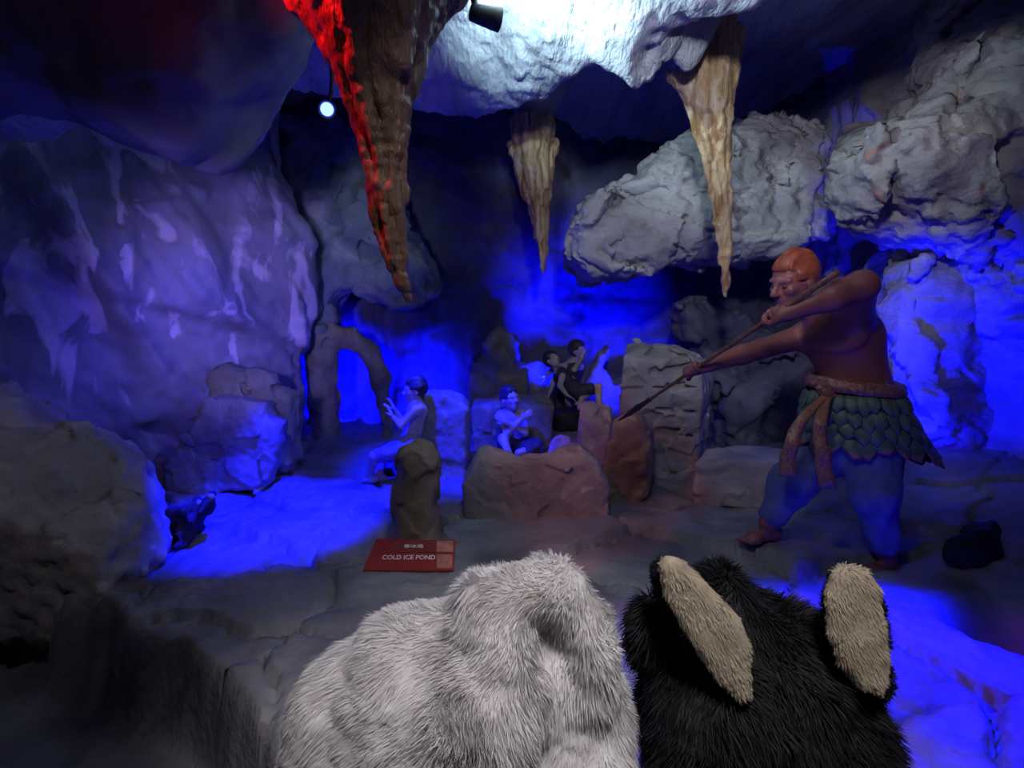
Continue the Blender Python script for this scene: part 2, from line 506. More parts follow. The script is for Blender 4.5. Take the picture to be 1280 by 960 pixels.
# ---- right wall
plan = np.array([(4.1, .3), (3.7, 1.3), (3.3, 2.3), (3.15, 3.2), (3.0, 4.0), (2.95, 4.8), (3.2, 6.6)])
sl = np.r_[0, np.cumsum(np.linalg.norm(np.diff(plan, axis=0), axis=1))]
nu, nv = 260, 160
t = np.linspace(0, sl[-1], nu); bx = np.interp(t, sl, plan[:, 0]); by = np.interp(t, sl, plan[:, 1])
zz = np.linspace(-.3, 3.7, nv)
BX, Z = np.meshgrid(bx, zz, indexing='ij'); BY, _ = np.meshgrid(by, zz, indexing='ij')
P = np.stack([BX, BY, Z], -1)
off = .16 * fbm(P, 1.2, 4, 51) + .06 * ridged(P, 2.4, 4, 53) + cracks(P, .06, 1.5, (1, 1, 2.4), 57)
wall_right = props(mesh_np('wall_right', np.stack([BX - off, BY, Z], -1).reshape(-1, 3), grid_faces(nu, nv, True), M['outright']), kind='structure')


# ---- pieces of the cave rock that stand out from the walls
def outcrop(name, outline, Y, T, mat, parent, h=.025, rnd=.2, amp=.05, sc=2.0, fac=.05, facsc=2.5, lean=0, seed=0, fine=.012, Yo=None):
    pts = np.array([at(px, py, Yo or Y) for px, py in outline])
    lo, hi = box_of(pts, .25); lo[1] = Y - T / 2 - .3 - max(0, -lean) * (hi[2] - lo[2]); hi[1] = Y + T / 2 + .3 + max(0, lean) * (hi[2] - lo[2])
    s = Sculpt(lo, hi, h).prism(outline, Y, T, rnd, lean, Yo=Yo)
    s.warp_noise(amp, sc, 3, seed, fac, facsc)
    o = s.mesh(name, mat, parent, disp=lambda V: fine * fbm(V, 9, 4, seed + 5, .6) + fine * .8 * ridged(V * np.array([1, 1, 2.2]), 4, 3, seed + 8) + cracks(V, fine * 3.2, 1.6, (1, 1, 2.6), seed + 9) + cracks(V, fine * 1.6, 3.2, (1, 1, 2.6), seed + 19, .08))
    return o


outcrop('rock_outcrop', [(716, 318), (730, 262), (760, 238), (800, 214), (838, 188), (868, 172), (905, 158), (930, 137), (962, 143), (992, 168), (998, 184), (1014, 192), (1018, 230), (1014, 292), (985, 310), (945, 322), (905, 330), (860, 325), (800, 338), (740, 346)],
        4.9, .9, M['outcrop'], wall_back, .020, .25, .05, 2.2, .10, 2.2, 0, 61, .02)
outcrop('rock_outcrop', [(1068, 212), (1076, 190), (1090, 162), (1120, 138), (1165, 142), (1180, 90), (1215, 50), (1250, -30), (1420, -60), (1420, 520), (1300, 470), (1235, 400), (1205, 345), (1175, 322), (1140, 300), (1100, 276), (1082, 262), (1072, 235)],
        3.5, .9, M['outright'], wall_right, .020, .28, .06, 2.0, .10, 2.4, .05, 67, .018)
outcrop('rock_outcrop', [(1130, 330), (1180, 322), (1240, 400), (1300, 470), (1400, 520), (1400, 640), (1120, 600), (1105, 480)],
        3.75, .5, M['outright'], wall_right, .028, .2, .06, 2.0, .08, 2.6, .05, 71)
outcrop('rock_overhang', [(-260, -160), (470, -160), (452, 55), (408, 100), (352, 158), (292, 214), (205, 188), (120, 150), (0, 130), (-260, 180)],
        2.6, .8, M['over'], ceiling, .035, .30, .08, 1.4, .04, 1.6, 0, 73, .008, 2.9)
outcrop('rock_outcrop', [(352, 150), (430, 150), (470, 215), (520, 300), (560, 380), (500, 392), (470, 380), (430, 372), (425, 420), (380, 420), (362, 300)],
        5.3, .5, M['teal'], wall_left, .028, .2, .06, 3, .06, 3.2, 0, 79)
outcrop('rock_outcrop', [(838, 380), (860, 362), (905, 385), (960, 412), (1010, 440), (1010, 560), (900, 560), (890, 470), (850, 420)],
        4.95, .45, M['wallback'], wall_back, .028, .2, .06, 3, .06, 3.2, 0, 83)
outcrop('rock_outcrop', [(585, 475), (600, 430), (622, 408), (645, 420), (652, 452), (690, 462), (720, 480), (720, 540), (580, 540)],
        6.0, .4, M['archrock'], wall_back, .03, .2, .05, 3, .04, 3.2, 0, 87)
outcrop('rock_outcrop', [(722, 490), (738, 462), (748, 440), (760, 430), (764, 436), (752, 458), (768, 478), (800, 470), (800, 540), (722, 540)],
        5.9, .3, M['archrock'], wall_back, .02, .08, .02, 4, .03, 4, 0, 89, .006)

# ================================================================== ROCKS (things)
def rock(name, label, mat, h=.014, outline=None, Y=0, T=.2, lean=0, pts=None, rnd=.05, amp=.012, sc=5, fac=.02, facsc=6, seed=0, extra=None, cat='rock', group=None, fine=.004):
    if outline: P = np.array([at(px, py, Y) for px, py in outline]); lo, hi = box_of(P, .12); lo[1] = Y - T / 2 - .15 - max(0, -lean) * (hi[2] - lo[2]); hi[1] = Y + T / 2 + .15 + max(0, lean) * (hi[2] - lo[2])
    else: P = np.array([at(*p) if len(p) == 3 else p[1] for p in pts]); lo, hi = box_of(P, .12)
    s = Sculpt(lo, hi, h)
    if outline: s.prism(outline, Y, T, rnd, lean)
    else: s.hull(P, rnd)
    if extra: extra(s)
    s.warp_noise(amp, sc, 3, seed, fac, facsc)
    c = (lo + hi) / 2
    org = np.array([c[0], c[1], lo[2] + .12])
    o = s.mesh(name, mat, None, org, disp=lambda V: fine * fbm(V, 16, 3, seed + 2))
    return props(o, label, cat, group)


def hullpts(top_front, Yf, top_back, Yb, flare=0.0):
    """top edge pixels of the front and back; both drop to the ground"""
    P = []
    for (px, py), Y in [(p, Yf) for p in top_front] + [(p, Yb) for p in top_back]:
        a = at(px, py, Y); P.append(('w', a))
    A = np.array([p[1] for p in P]); c = A.mean(0)
    for a in A:
        b = c + (a - c) * (1 + flare); P.append(('w', np.array([b[0], b[1], fz(b[0], b[1]) - .04])))
    return P


# foreground / left
def mound(s):
    s.ell(at(55, 650, 2.75), (.54, .5, .50), (0, 0, .2), k=.15).ell(at(110, 700, 2.55), (.32, .35, .34), (0, .2, 0), k=.15).ell(at(-90, 610, 2.9), (.7, .6, .62), k=.15)
    s.ell(at(10, 690, 2.55), (.5, .45, .34), k=.12)


rock('boulder', 'huge rounded grey boulder filling the left edge of the photo', M['greyrock'], .022, pts=[(60, 560, 2.8), (120, 560, 2.8), (60, 690, 2.6), (60, 690, 3.1), (-200, 500, 3.2), (-150, 780, 2.4), (150, 720, 2.5), (165, 720, 2.8)], rnd=.15, amp=.05, sc=2.4, fac=.035, facsc=3.2, seed=101, fine=.02, extra=mound, cat='boulder')

rock('stone_slab', 'tall tilted violet stone slab leaning against the left cave wall', M['greyrock'], .014,
     outline=[(208, 592), (232, 545), (258, 500), (296, 498), (330, 504), (336, 520), (350, 528), (347, 570), (340, 606), (270, 616), (215, 610)], Y=3.75, T=.22, lean=.12, rnd=.05, fac=.02, seed=103, cat='stone slab')
rock('boulder', 'dark squared boulder standing behind the tilted violet slab', M['archrock'], .018,
     outline=[(262, 470), (285, 452), (345, 466), (352, 482), (370, 492), (372, 540), (366, 590), (262, 590)], Y=4.03, T=.22, rnd=.06, fac=.03, seed=105, cat='boulder')
rock('stone_block', 'low dark block at the foot of the left wall beside the tilted slab', M['brown'], .014,
     pts=hullpts([(188, 578), (250, 582)], 3.72, [(192, 570), (255, 572)], 3.95), rnd=.03, seed=107)


def ragged(s):
    for a, b, r in (((205, 650), (225, 680), .03), ((212, 640), (240, 650), .035), ((235, 655), (258, 632), .03), ((225, 680), (212, 690), .02), ((250, 640), (262, 622), .022), ((228, 640), (246, 626), .024)):
        s.cap(at(*a, 2.85), at(*b, 2.95), r, r * .7, .03)


rock('ragged_lump', 'small black ragged lump at the left edge of the blue pond', M['darkrock'], .010,
     pts=[(206, 640, 2.85), (258, 640, 2.95), (214, 680, 2.75), (250, 660, 3.0), (232, 690, 2.8), (230, 632, 2.95)], rnd=.02, fac=.015, facsc=10, seed=109, extra=ragged)  # taken for a head with black hair, modelled as a dark lump
for i, (px, py, r, lab, mt) in enumerate(((249, 629, .022, 'small pale pebble resting on top of the black ragged lump', 'pale'), (264, 621, .026, 'small tan pebble at the right tip of the black ragged lump', 'tan'))):
    c = at(px, py, 2.94); s = Sculpt(c - .07, c + .07, .005); s.ell(c, (r, r * .8, r * .75), (0, .3, i), k=0).warp_noise(.004, 14, 2, i)
    props(s.mesh('pebble', M[mt], None, c - [0, 0, r * .7]), lab, 'pebble', 'pebbles on the black ragged lump')


# post stone behind the sign
def stump(s):
    a = at(521, 690, 2.78); b = at(522, 585, 2.82)
    s.cap(a, b, .125, .112, .04).ell(at(520, 573, 2.82), (.112, .10, .085), k=.05)
    s.cap(at(515, 692, 2.75), at(575, 694, 2.8), .10, .07, .08).cap(at(490, 690, 2.8), at(480, 694, 2.85), .08, .06, .08)


A_, B_ = at(440, 540, 2.6), at(620, 705, 3.05)
s = Sculpt([A_[0], 2.55, -.1], [B_[0], 3.1, .70], .011); stump(s); s.warp_noise(.010, 7, 3, 111, .016, 7)
c = at(521, 688, 2.8)
props(s.mesh('standing_stone', M['brown'], None, [c[0], c[1], 0], disp=lambda V: .004 * fbm(V, 18, 3, 4)), 'short brown round-topped standing stone behind the red sign', 'standing stone')

rock('stone_slab', 'wide upright grey stone slab with a saddle-shaped top edge in the centre', M['greyrock'], .012,
     outline=[(580, 602), (597, 570), (612, 565), (650, 573), (690, 571), (727, 563), (748, 578), (760, 606), (762, 640), (752, 660), (600, 660), (582, 640)], Y=3.25, T=.20, lean=.18, rnd=.05, amp=.01, fac=.012, seed=113, cat='stone slab')
rock('stone_block', 'upright blue-lit stone block behind the back of the leaning figure', M['greyrock'], .013,
     outline=[(527, 500), (534, 490), (556, 489), (580, 499), (586, 508), (585, 592), (527, 592)], Y=4.2, T=.36, rnd=.03, amp=.006, fac=.012, seed=115, cat='stone block')
rock('boulder', 'broad flat-topped brown boulder behind the figure with crossed arms', M['tan'], .016,
     pts=hullpts([(589, 508), (608, 530), (662, 530), (684, 520), (694, 506)], 4.75, [(600, 494), (640, 490), (684, 494)], 5.25, -.04), rnd=.03, amp=.01, fac=.02, seed=117, cat='boulder')
rock('stone_block', 'small squared brown stone block standing behind the broad flat-topped boulder', M['tan'], .014,
     pts=hullpts([(622, 468), (660, 468)], 5.42, [(628, 457), (654, 457), (661, 462)], 5.62), rnd=.03, seed=119, cat='stone block')
rock('rock', 'small low split rock between the saddle slab and the flat-topped boulder', M['pale'], .012,
     pts=hullpts([(684, 556), (698, 541), (714, 546), (718, 560)], 4.25, [(690, 548), (710, 538), (716, 550)], 4.45, .08), rnd=.03, fac=.025, seed=121)
rock('boulder', 'pale wedge-shaped boulder left of the tall layered stone stack', M['pale'], .014,
     pts=hullpts([(724, 512), (733, 560), (764, 540)], 4.12, [(724, 502), (740, 499), (764, 505)], 4.40), rnd=.03, amp=.008, fac=.015, seed=123, cat='boulder')
rock('boulder', 'round-shouldered dark brown boulder in front of the tall layered stack', M['brown'], .014,
     pts=hullpts([(745, 560), (756, 530), (772, 518), (800, 514), (815, 530)], 3.52, [(775, 509), (805, 505), (820, 530)], 3.76), rnd=.08, amp=.012, fac=.02, seed=125, cat='boulder')


def ledges(s):
    for py, w, sk in ((470, .17, -.10), (492, .17, -.04), (522, .15, .06), (552, .14, .10)):
        c = at(852, py, 3.86); s.box(c, (w, .16, .016), (.22, sk, .1), .008, .01, cut=True)
    s.box(at(838, 462, 3.80), (.10, .10, .05), (.2, -.1, .2), .01, .01, cut=True)
    for px, py, r in ((792, 470, .05), (785, 505, .06), (798, 495, .04), (788, 450, .035)):
        s.ell(at(px, py, 3.82), (r * 1.6, r * 1.2, r * .45), (.3, .4, 0), .02, cut=True)


rock('stone_stack', 'tall layered stone stack with stepped ledges left of the spearman', M['greyrock'], .012,
     pts=hullpts([(776, 448), (800, 452), (868, 462), (880, 450)], 3.98, [(782, 428), (812, 424), (852, 432), (874, 446), (892, 470)], 4.35, .03), rnd=.03, amp=.014, sc=5, fac=.03, facsc=5, seed=127, extra=ledges, cat='stone stack')
rock('flat_rock', 'low flat-topped pale rock beside the left foot of the spearman', M['pale'], .014,
     pts=hullpts([(866, 575), (880, 592), (960, 590), (985, 575)], 3.45, [(880, 562), (950, 552), (990, 560)], 3.85), rnd=.04, amp=.01, fac=.015, seed=129)
rock('boulder', 'dark lump added as the shadow under the slope behind the spearman', M['darkrock'], .016,
     pts=hullpts([(1160, 690), (1190, 668), (1222, 660), (1255, 682)], 2.5, [(1190, 655), (1235, 652), (1262, 668)], 2.8, .1), rnd=.08, seed=131, cat='boulder')  # near-black lump standing in for the shadow under the slope, no real boulder


# natural arch at the left
def arch(s):
    Y = 5.12
    s.chain([at(408, 548, Y), at(404, 500, Y), at(402, 450, Y), at(404, 424, Y)], [.15, .13, .125, .13], .06)
    s.chain([at(404, 418, Y), at(440, 424, Y), at(462, 440, Y), at(474, 470, Y), at(480, 505, Y), at(484, 530, Y)], [.12, .09, .085, .085, .062, .04], .05)
    s.chain([at(484, 530, Y), at(484, 560, Y + .05)], [.045, .06], .03)


s = Sculpt(at(360, 600, 5) - [.1, .25, .1], at(520, 390, 5.12) + [.1, .35, .1], .016); arch(s); s.warp_noise(.025, 5, 3, 141, .02, 6)
c = at(404, 545, 5); props(s.mesh('rock_arch', M['archrock'], None, [c[0], 5, 0]), 'olive grey natural rock arch in front of the blue glow at left', 'rock arch')


# ================================================================== STALACTITES
def stalactite(name, label, mat, spine, Y, ribs, h, seed, roots=(), drip=.5):
    """spine: (px, py, half-width px); ribs: how many drip ropes wind down it"""
    pts = [at(px, py, Y) for px, py, w in spine]; R = [msize(w, Y) for _, _, w in spine]
    P = np.array(pts); m = max(R) * 1.6 + .05
    lo, hi = P.min(0) - m, P.max(0) + m
    lo[2] = P[:, 2].min() - .06; hi[2] = P[:, 2].max() + .02
    for chain in roots:
        q = np.array([at(px, py, Y + dy) for px, py, w, dy in chain]); w = max(msize(c[2], Y) for c in chain) + .04
        lo = np.minimum(lo, q.min(0) - w); hi = np.maximum(hi, q.max(0) + w)
    s = Sculpt(lo, hi, h)
    s.chain(pts, [r * .66 for r in R], .02)
    rr = random.Random(seed)
    for i in range(ribs):
        a0 = i / ribs * 2 * math.pi + rr.uniform(-.2, .2); tw = rr.uniform(-.5, .5); end = rr.uniform(.45, 1.0)
        n = int(end * (len(pts) - 1) * 3); q = []; w = []
        for j in range(n + 1):
            f = j / 3; k = min(int(f), len(pts) - 2); u = f - k
            c = pts[k] * (1 - u) + pts[k + 1] * u; r = R[k] * (1 - u) + R[k + 1] * u
            a = a0 + tw * f / len(pts) + .12 * math.sin(f * 2 + i)
            q.append(c + np.array([math.cos(a), math.sin(a), 0]) * r * .76); w.append(max(r * .29 * (1 - .3 * j / max(n, 1)), h * .9))
        if len(q) > 1: s.chain(q, w, .012)
    for chain in roots:
        s.chain([at(px, py, Y + dy) for px, py, w, dy in chain], [msize(w, Y) for _, _, w, _ in chain], .03)
    s.warp_noise(h * .5, 1 / (h * 7), 2, seed)
    zt = P[0]
    o = s.mesh(name, mat, None, P[0], disp=lambda V: h * .8 * ridged(V * np.array([1, 1, .4]), 1 / (h * 4), 2, seed + 4))
    return props(o, label, 'stalactite', 'stalactites hanging from the cave ceiling')


stalactite('stalactite', 'huge brown stalactite glazed red on its left side hanging at top left', M['stal_red'],
           [(462, -75, 110), (465, -30, 88), (468, 20, 70), (470, 70, 52), (474, 120, 40), (478, 165, 31), (482, 210, 27), (487, 250, 24), (492, 290, 20), (498, 325, 16), (505, 355, 11), (511, 374, 6)],
           2.05, 13, .009, 3,
           roots=[[(330, -60, 26, .0), (385, 5, 16, 0), (420, 60, 12, 0), (448, 120, 9, 0)], [(395, -40, 22, -.1), (425, 20, 14, -.1), (455, 90, 10, -.08), (462, 150, 7, -.05)],
                  [(600, -70, 24, .1), (560, -15, 22, .1), (522, 30, 20, .06), (512, 80, 14, .03), (505, 112, 12, 0)], [(505, -60, 26, -.12), (500, 10, 18, -.12), (496, 80, 14, -.09)]])
stalactite('stalactite', 'small cream and amber stalactite hanging in the middle of the dark recess', M['stal_cream'],
           [(666, 150, 26), (666, 175, 24), (668, 205, 21), (671, 235, 17), (674, 265, 13), (676, 295, 9), (678, 322, 6), (679, 341, 3)],
           5.2, 9, .012, 5,
           roots=[[(638, 180, 5, 0), (652, 215, 6, 0), (658, 245, 5, 0)], [(694, 178, 5, 0), (686, 205, 6, 0), (683, 235, 5, 0)], [(655, 174, 5, -.05), (662, 220, 6, -.05)]])
stalactite('stalactite', 'tall tan and orange stalactite hanging above the spearman at right', M['stal_cream'],
           [(890, 22, 26), (890, 60, 20), (889, 95, 21), (888, 130, 24), (890, 165, 22), (896, 200, 17), (900, 240, 14), (903, 280, 11), (906, 320, 8), (907, 350, 6), (907, 370, 4)],
           3.6, 8, .010, 9,
           roots=[[(838, 94, 6, 0), (858, 104, 10, 0), (872, 128, 12, 0), (880, 160, 10, 0)], [(921, 40, 9, 0), (916, 60, 9, 0), (910, 90, 11, 0), (905, 130, 10, 0)], [(872, 68, 6, -.05), (878, 95, 9, -.06), (884, 130, 11, -.06)], [(902, 50, 7, -.06), (900, 80, 9, -.07), (898, 120, 9, -.07), (897, 170, 7, -.05)]])

# ================================================================== LAMPS
def tube(name, pts, r, mat, parent=None, origin=None, n=10):
    cu = bpy.data.curves.new(name, 'CURVE'); cu.dimensions = '3D'; cu.bevel_depth = r; cu.bevel_resolution = 3; cu.use_fill_caps = True
    sp = cu.splines.new('BEZIER'); sp.bezier_points.add(len(pts) - 1)
    off = world_of(parent) if parent is not None else np.asarray(origin, float)
    for b, p in zip(sp.bezier_points, pts):
        b.co = Vector((np.asarray(p) - off).tolist()); b.handle_left_type = b.handle_right_type = 'AUTO'
    o = bpy.data.objects.new(name, cu); dg = bpy.context.evaluated_depsgraph_get()
    COL.objects.link(o); dg.update()
    me = bpy.data.meshes.new_from_object(o.evaluated_get(dg)); COL.objects.unlink(o); bpy.data.objects.remove(o)
    for p in me.polygons: p.use_smooth = True
    me.materials.clear()
    return link(name, me, mat, parent, origin)


def lathe(name, prof, axis, base, mat, parent, n=28):
    """prof (distance along axis, radius)"""
    ax = Vector(axis).normalized(); q = ax.to_track_quat('Z', 'Y').to_matrix()
    V = []; Fc = []
    for t, r in prof:
        for i in range(n):
            a = 2 * math.pi * i / n; V.append(np.array(q @ Vector((r * math.cos(a), r * math.sin(a), t))) + base)
    for j in range(len(prof) - 1):
        for i in range(n):
            Fc.append([j * n + i, j * n + (i + 1) % n, (j + 1) * n + (i + 1) % n, (j + 1) * n + i])
    Fc.append(list(range(n))[::-1]); Fc.append([(len(prof) - 1) * n + i for i in range(n)])
    return mesh_np(name, V, Fc, mat, parent)


def light(name, kind, loc, energy, color, size=.05, target=None, angle=None, blend=.5):
    l = bpy.data.lights.new(name, kind); l.energy = energy; l.color = color
    o = bpy.data.objects.new(name, l); COL.objects.link(o); o.location = [float(c) for c in loc]
    if kind == 'AREA': l.size = size
    else: l.shadow_soft_size = size
    if kind == 'SPOT': l.spot_size = math.radians(angle); l.spot_blend = blend
    if target is not None: o.rotation_euler = (Vector([float(c) for c in target]) - Vector(o.location)).to_track_quat('-Z', 'Y').to_euler()
    return o


Lp = at(606, 20, 2.9); Lf = at(630, 24, 2.9)
axis = (Lf - Lp) / np.linalg.norm(Lf - Lp) + np.array([0, .35, .06])
axis /= np.linalg.norm(axis)
sp_ = empty('spotlight', at(592, -5, 2.9), 'dark cylindrical spotlight shining white onto the glossy ceiling', 'spotlight')
lathe('housing', [(-.075, .02), (-.07, .036), (-.03, .042), (.04, .050), (.075, .054), (.075, .046), (.06, .044)], axis, Lp, M['lampbody'], sp_)
lathe('lens', [(.055, .043), (.062, .043)], axis, Lp, M['lens_white'], sp_)
tube('bracket', [Lp - axis * .05, at(594, 8, 2.9), at(590, -12, 2.9), at(588, -34, 2.9)], .016, M['lampbody'], sp_)
tube('cable', [at(588, -20, 2.88), at(566, 10, 2.7), at(545, 28, 2.5), at(532, 46, 2.4)], .010, M['lampbody'], sp_)

Bp = at(409, 136, 3.4)
bax = np.array([.25, -1, -.45]); bax /= np.linalg.norm(bax)
bl = empty('spotlight', Bp - bax * .12, 'small blue spotlight glowing under the ceiling at upper left', 'spotlight')
lathe('housing', [(-.10, .03), (-.09, .045), (.0, .05), (.03, .055), (.03, .046), (.02, .044)], bax, Bp, M['lampbody'], bl)
lathe('lens', [(.016, .036), (.026, .036)], bax, Bp, M['lens_blue'], bl)
tube('bracket', [Bp - bax * .05, Bp + np.array([0, .1, .16]), Bp + np.array([0, .1, .45])], .012, M['lampbody'], bl)

BLUE = (.0008, .0015, 1)
light('white_spot_light', 'SPOT', Lp + axis * .10, 56, (.66, .92, 1), .03, Lp + axis * .7 + [0, 0, 1], 175, .25)
light('blue_spot_light', 'SPOT', Bp + bax * .05, 2100, BLUE, .03, (-1.42, 3.25, 0), 38, .6)
light('blue_spot_light', 'SPOT', Bp + bax * .06 + [.05, 0, 0], 1200, BLUE, .03, (-.55, 4.1, .45), 44, .7)
light('red_light', 'SPOT', (-1.02, 1.82, 2.50), 50, (1, .006, .012), .015, (-.42, 2.05, 2.19), 82, .3)
light('red_light', 'SPOT', at(330, -160, 2.0), 5, (1, .02, .06), .04, at(390, 0, 2.5), 60, .9)
light('blue_light', 'SPOT', at(392, 515, 5.45), 300, BLUE, .03, at(440, 490, 6.2), 110, .7)
light('blue_light', 'SPOT', at(556, 535, 5.0), 800, BLUE, .03, at(520, 475, 6.2), 66, 1)
light('blue_light', 'SPOT', at(672, 478, 5.45), 300, BLUE, .03, at(690, 420, 6.2), 86, 1)
light('blue_light', 'SPOT', at(840, 540, 4.8), 560, BLUE, .03, at(770, 445, 6.0), 60, 1)
light('blue_light', 'SPOT', at(1085, 560, 3.15), 190, BLUE, .03, at(1195, 430, 3.6), 90, .6)
light('blue_light', 'SPOT', at(1046, 330, 5.5), 40, BLUE, .03, at(1046, 230, 6.0), 70, .6)
light('blue_light', 'SPOT', at(1350, 430, 2.2), 480, BLUE, .04, at(1200, 820, 1.8), 66, .5)
light('violet_light', 'SPOT', (-1.0, .4, 1.5), 330, (.33, .26, 1), .12, (-1.95, 4.2, 1.30), 33, .9)  # unseen violet fill added to brighten the left wall
light('blue_light', 'SPOT', (-1.15, 2.9, 2.1), 90, (.02, .01, 1), .06, (-2.3, 3.9, .55), 70, .9)
light('fur_fill_light', 'SPOT', (.25, -.1, 2.65), 160, (1, .95, .97), .20, (.12, .85, .6), 52, .7)  # unseen fill added above the lens to brighten the fur costumes
light('front_fill_light', 'SPOT', (.35, .9, 2.40), 125, (.86, .86, 1), .10, (1.6, 4.3, 2.08), 62, .7)  # unseen front fill added for the right stalactite and pale outcrops
light('front_fill_light', 'SPOT', (-.85, .9, 1.9), 75, (.80, .95, 1), .10, (-1.2, 5.0, 1.95), 20, .9)  # added fill without a fixture, lifts the teal rock
light('front_fill_light', 'SPOT', (.0, .9, 2.6), 34, (.97, .95, 1), .10, (.3, 2.9, .0), 78, .9)  # unseen fill added over the floor and central rocks
light('front_fill_light', 'SPOT', (-1.3, .9, 2.3), 14, (1, .95, .95), .10, (-2.2, 2.6, .5), 56, .9)  # small fill added for the boulder at the left edge, no lamp there
light('front_fill_light', 'SPOT', (.3, .7, 2.4), 22, (1, .80, .95), .12, (1.45, 2.8, 1.1), 34, .8)  # weak unseen fill added on the spearman

# ================================================================== FIGURES
def frame(f, up=(0, 0, 1)):
    f = np.array(f, float); f /= np.linalg.norm(f); s = np.cross(up, f); s /= np.linalg.norm(s)   # s = the figure's left
    u = np.cross(f, s); return f, s, u


def add_head(S, H, f, sc=1.0, detail=True, up=(0, 0, 1)):
    f, l, u = frame(f, up); Rm = np.stack([f, l, u], 1)
    q = lambda a, b, c: H + (f * a + l * b + u * c) * sc
    S.ell(q(-.012, 0, .03), np.array([.100, .078, .098]) * sc, Rm, k=.02 * sc)
    S.ell(q(.030, 0, -.045), np.array([.068, .060, .075]) * sc, Rm, k=.03 * sc)
    S.ell(q(.066, 0, -.100), np.array([.026, .026, .020]) * sc, Rm, k=.03 * sc)
    for b in (-1, 1):
        S.ell(q(.066, b * .045, -.022), np.array([.026, .024, .022]) * sc, Rm, k=.02 * sc)
        S.cap(q(.090, b * .010, .022), q(.074, b * .052, .020), .015 * sc, .012 * sc, .014 * sc)
        S.ell(q(-.010, b * .080, -.015), np.array([.022, .010, .034]) * sc, Rm, k=.006 * sc)
        if detail: S.ell(q(.102, b * .034, -.004), np.array([.016, .019, .013]) * sc, Rm, .010 * sc, True)
    S.cap(q(.094, 0, .012), q(.122, 0, -.030), .010 * sc, .015 * sc, .012 * sc)
    for b in (-1, 1): S.ell(q(.108, b * .013, -.036), np.array([.012, .010, .009]) * sc, Rm, k=.008 * sc)
    S.cap(q(.090, -.020, -.062), q(.090, .020, -.062), .010 * sc, .010 * sc, .008 * sc)
    S.cap(q(.086, -.017, -.080), q(.086, .017, -.080), .011 * sc, .011 * sc, .008 * sc)
    if detail: S.cap(q(.104, -.024, -.071), q(.104, .024, -.071), .004 * sc, .004 * sc, .004 * sc, True)
    return q, Rm


def add_grip(S, c, ax, back, r, sc=1.0):
    """hand closed round a shaft through c along ax; back = direction from the shaft to the wrist side"""
    ax = ax / np.linalg.norm(ax); b = back - ax * (back @ ax); b /= np.linalg.norm(b); w = np.cross(ax, b)
    fr = .0095 * sc
    S.ell(c + b * (r + .012 * sc), np.array([.042, .016, .030]) * sc, np.stack([ax, b, w], 1), k=.012)
    for i in range(4):
        o = ax * (i - 1.5) * .0205 * sc; R = r + fr * .9; pts = []; L = (250, 275, 265, 230)[i]
        for j in range(6):
            a = math.radians(20 + L * j / 5)
            pts.append(c + o + (b * math.cos(a) + w * math.sin(a)) * (R + (.006 * sc if j in (1, 3) else 0)))
        S.chain(pts, [fr * 1.12, fr * 1.1, fr, fr, fr * .92, fr * .8], .003)
    th = [c + ax * -.030 * sc + b * (r + .012 * sc) - w * .006, c - ax * .045 * sc - w * (r + .010 * sc) + b * .004, c - ax * .036 * sc - w * (r + .006 * sc) - b * (r * .9 + .004)]
    S.chain(th, [fr * 1.4, fr * 1.15, fr * .9], .006)


def add_hand(S, wr, d, n, sc=1.0, curl=.5):
    """open, slightly curled hand: d = pointing direction, n = palm normal"""
    d = np.array(d, float); d /= np.linalg.norm(d); n = np.array(n, float); n -= d * (n @ d); n /= np.linalg.norm(n); w = np.cross(n, d)
    S.ell(wr + d * .045 * sc, np.array([.048, .014, .038]) * sc, np.stack([d, n, w], 1), k=.012 * sc)
    for i, L in enumerate((.068, .078, .072, .056)):
        p = wr + d * .085 * sc + w * (i - 1.5) * .019 * sc; q = [p]; a = 0
        for j in range(3):
            a += curl * (.25 + .35 * j); p = p + (d * math.cos(a) + n * math.sin(a)) * L * sc * (.45, .32, .23)[j]; q.append(p)
        S.chain(q, [.0095 * sc, .009 * sc, .0082 * sc, .007 * sc], .003 * sc)
    p = wr + d * .02 * sc - w * .030 * sc
    S.chain([p, p + (d * .6 - w * .7 + n * .3) * .035 * sc, p + (d * 1.3 - w * .75 + n * .6) * .042 * sc], [.013 * sc, .011 * sc, .008 * sc], .005 * sc)


def add_foot(S, ank, d, sc=1.0, zf=0):
    d = np.array(d, float); d[2] = 0; d /= np.linalg.norm(d); w = np.cross((0, 0, 1), d)
    a = np.array([ank[0], ank[1], zf + .035 * sc])
    S.cap(ank, a - d * .02 * sc, .036 * sc, .034 * sc, .02 * sc).cap(a - d * .05 * sc, a + d * .10 * sc - [0, 0, .010 * sc], .034 * sc, .026 * sc, .02 * sc)
    S.cap(a + d * .08 * sc - w * .02 * sc - [0, 0, .01 * sc], a + d * .08 * sc + w * .02 * sc - [0, 0, .010 * sc], .026 * sc, .024 * sc, .02 * sc)
    for i in range(5):
        p = a + d * .115 * sc + w * (i - 2) * .016 * sc * 1 - [0, 0, .018 * sc]
        S.cap(p, p + d * (.035 - .005 * i) * sc, .011 * sc, .009 * sc, .004 * sc)


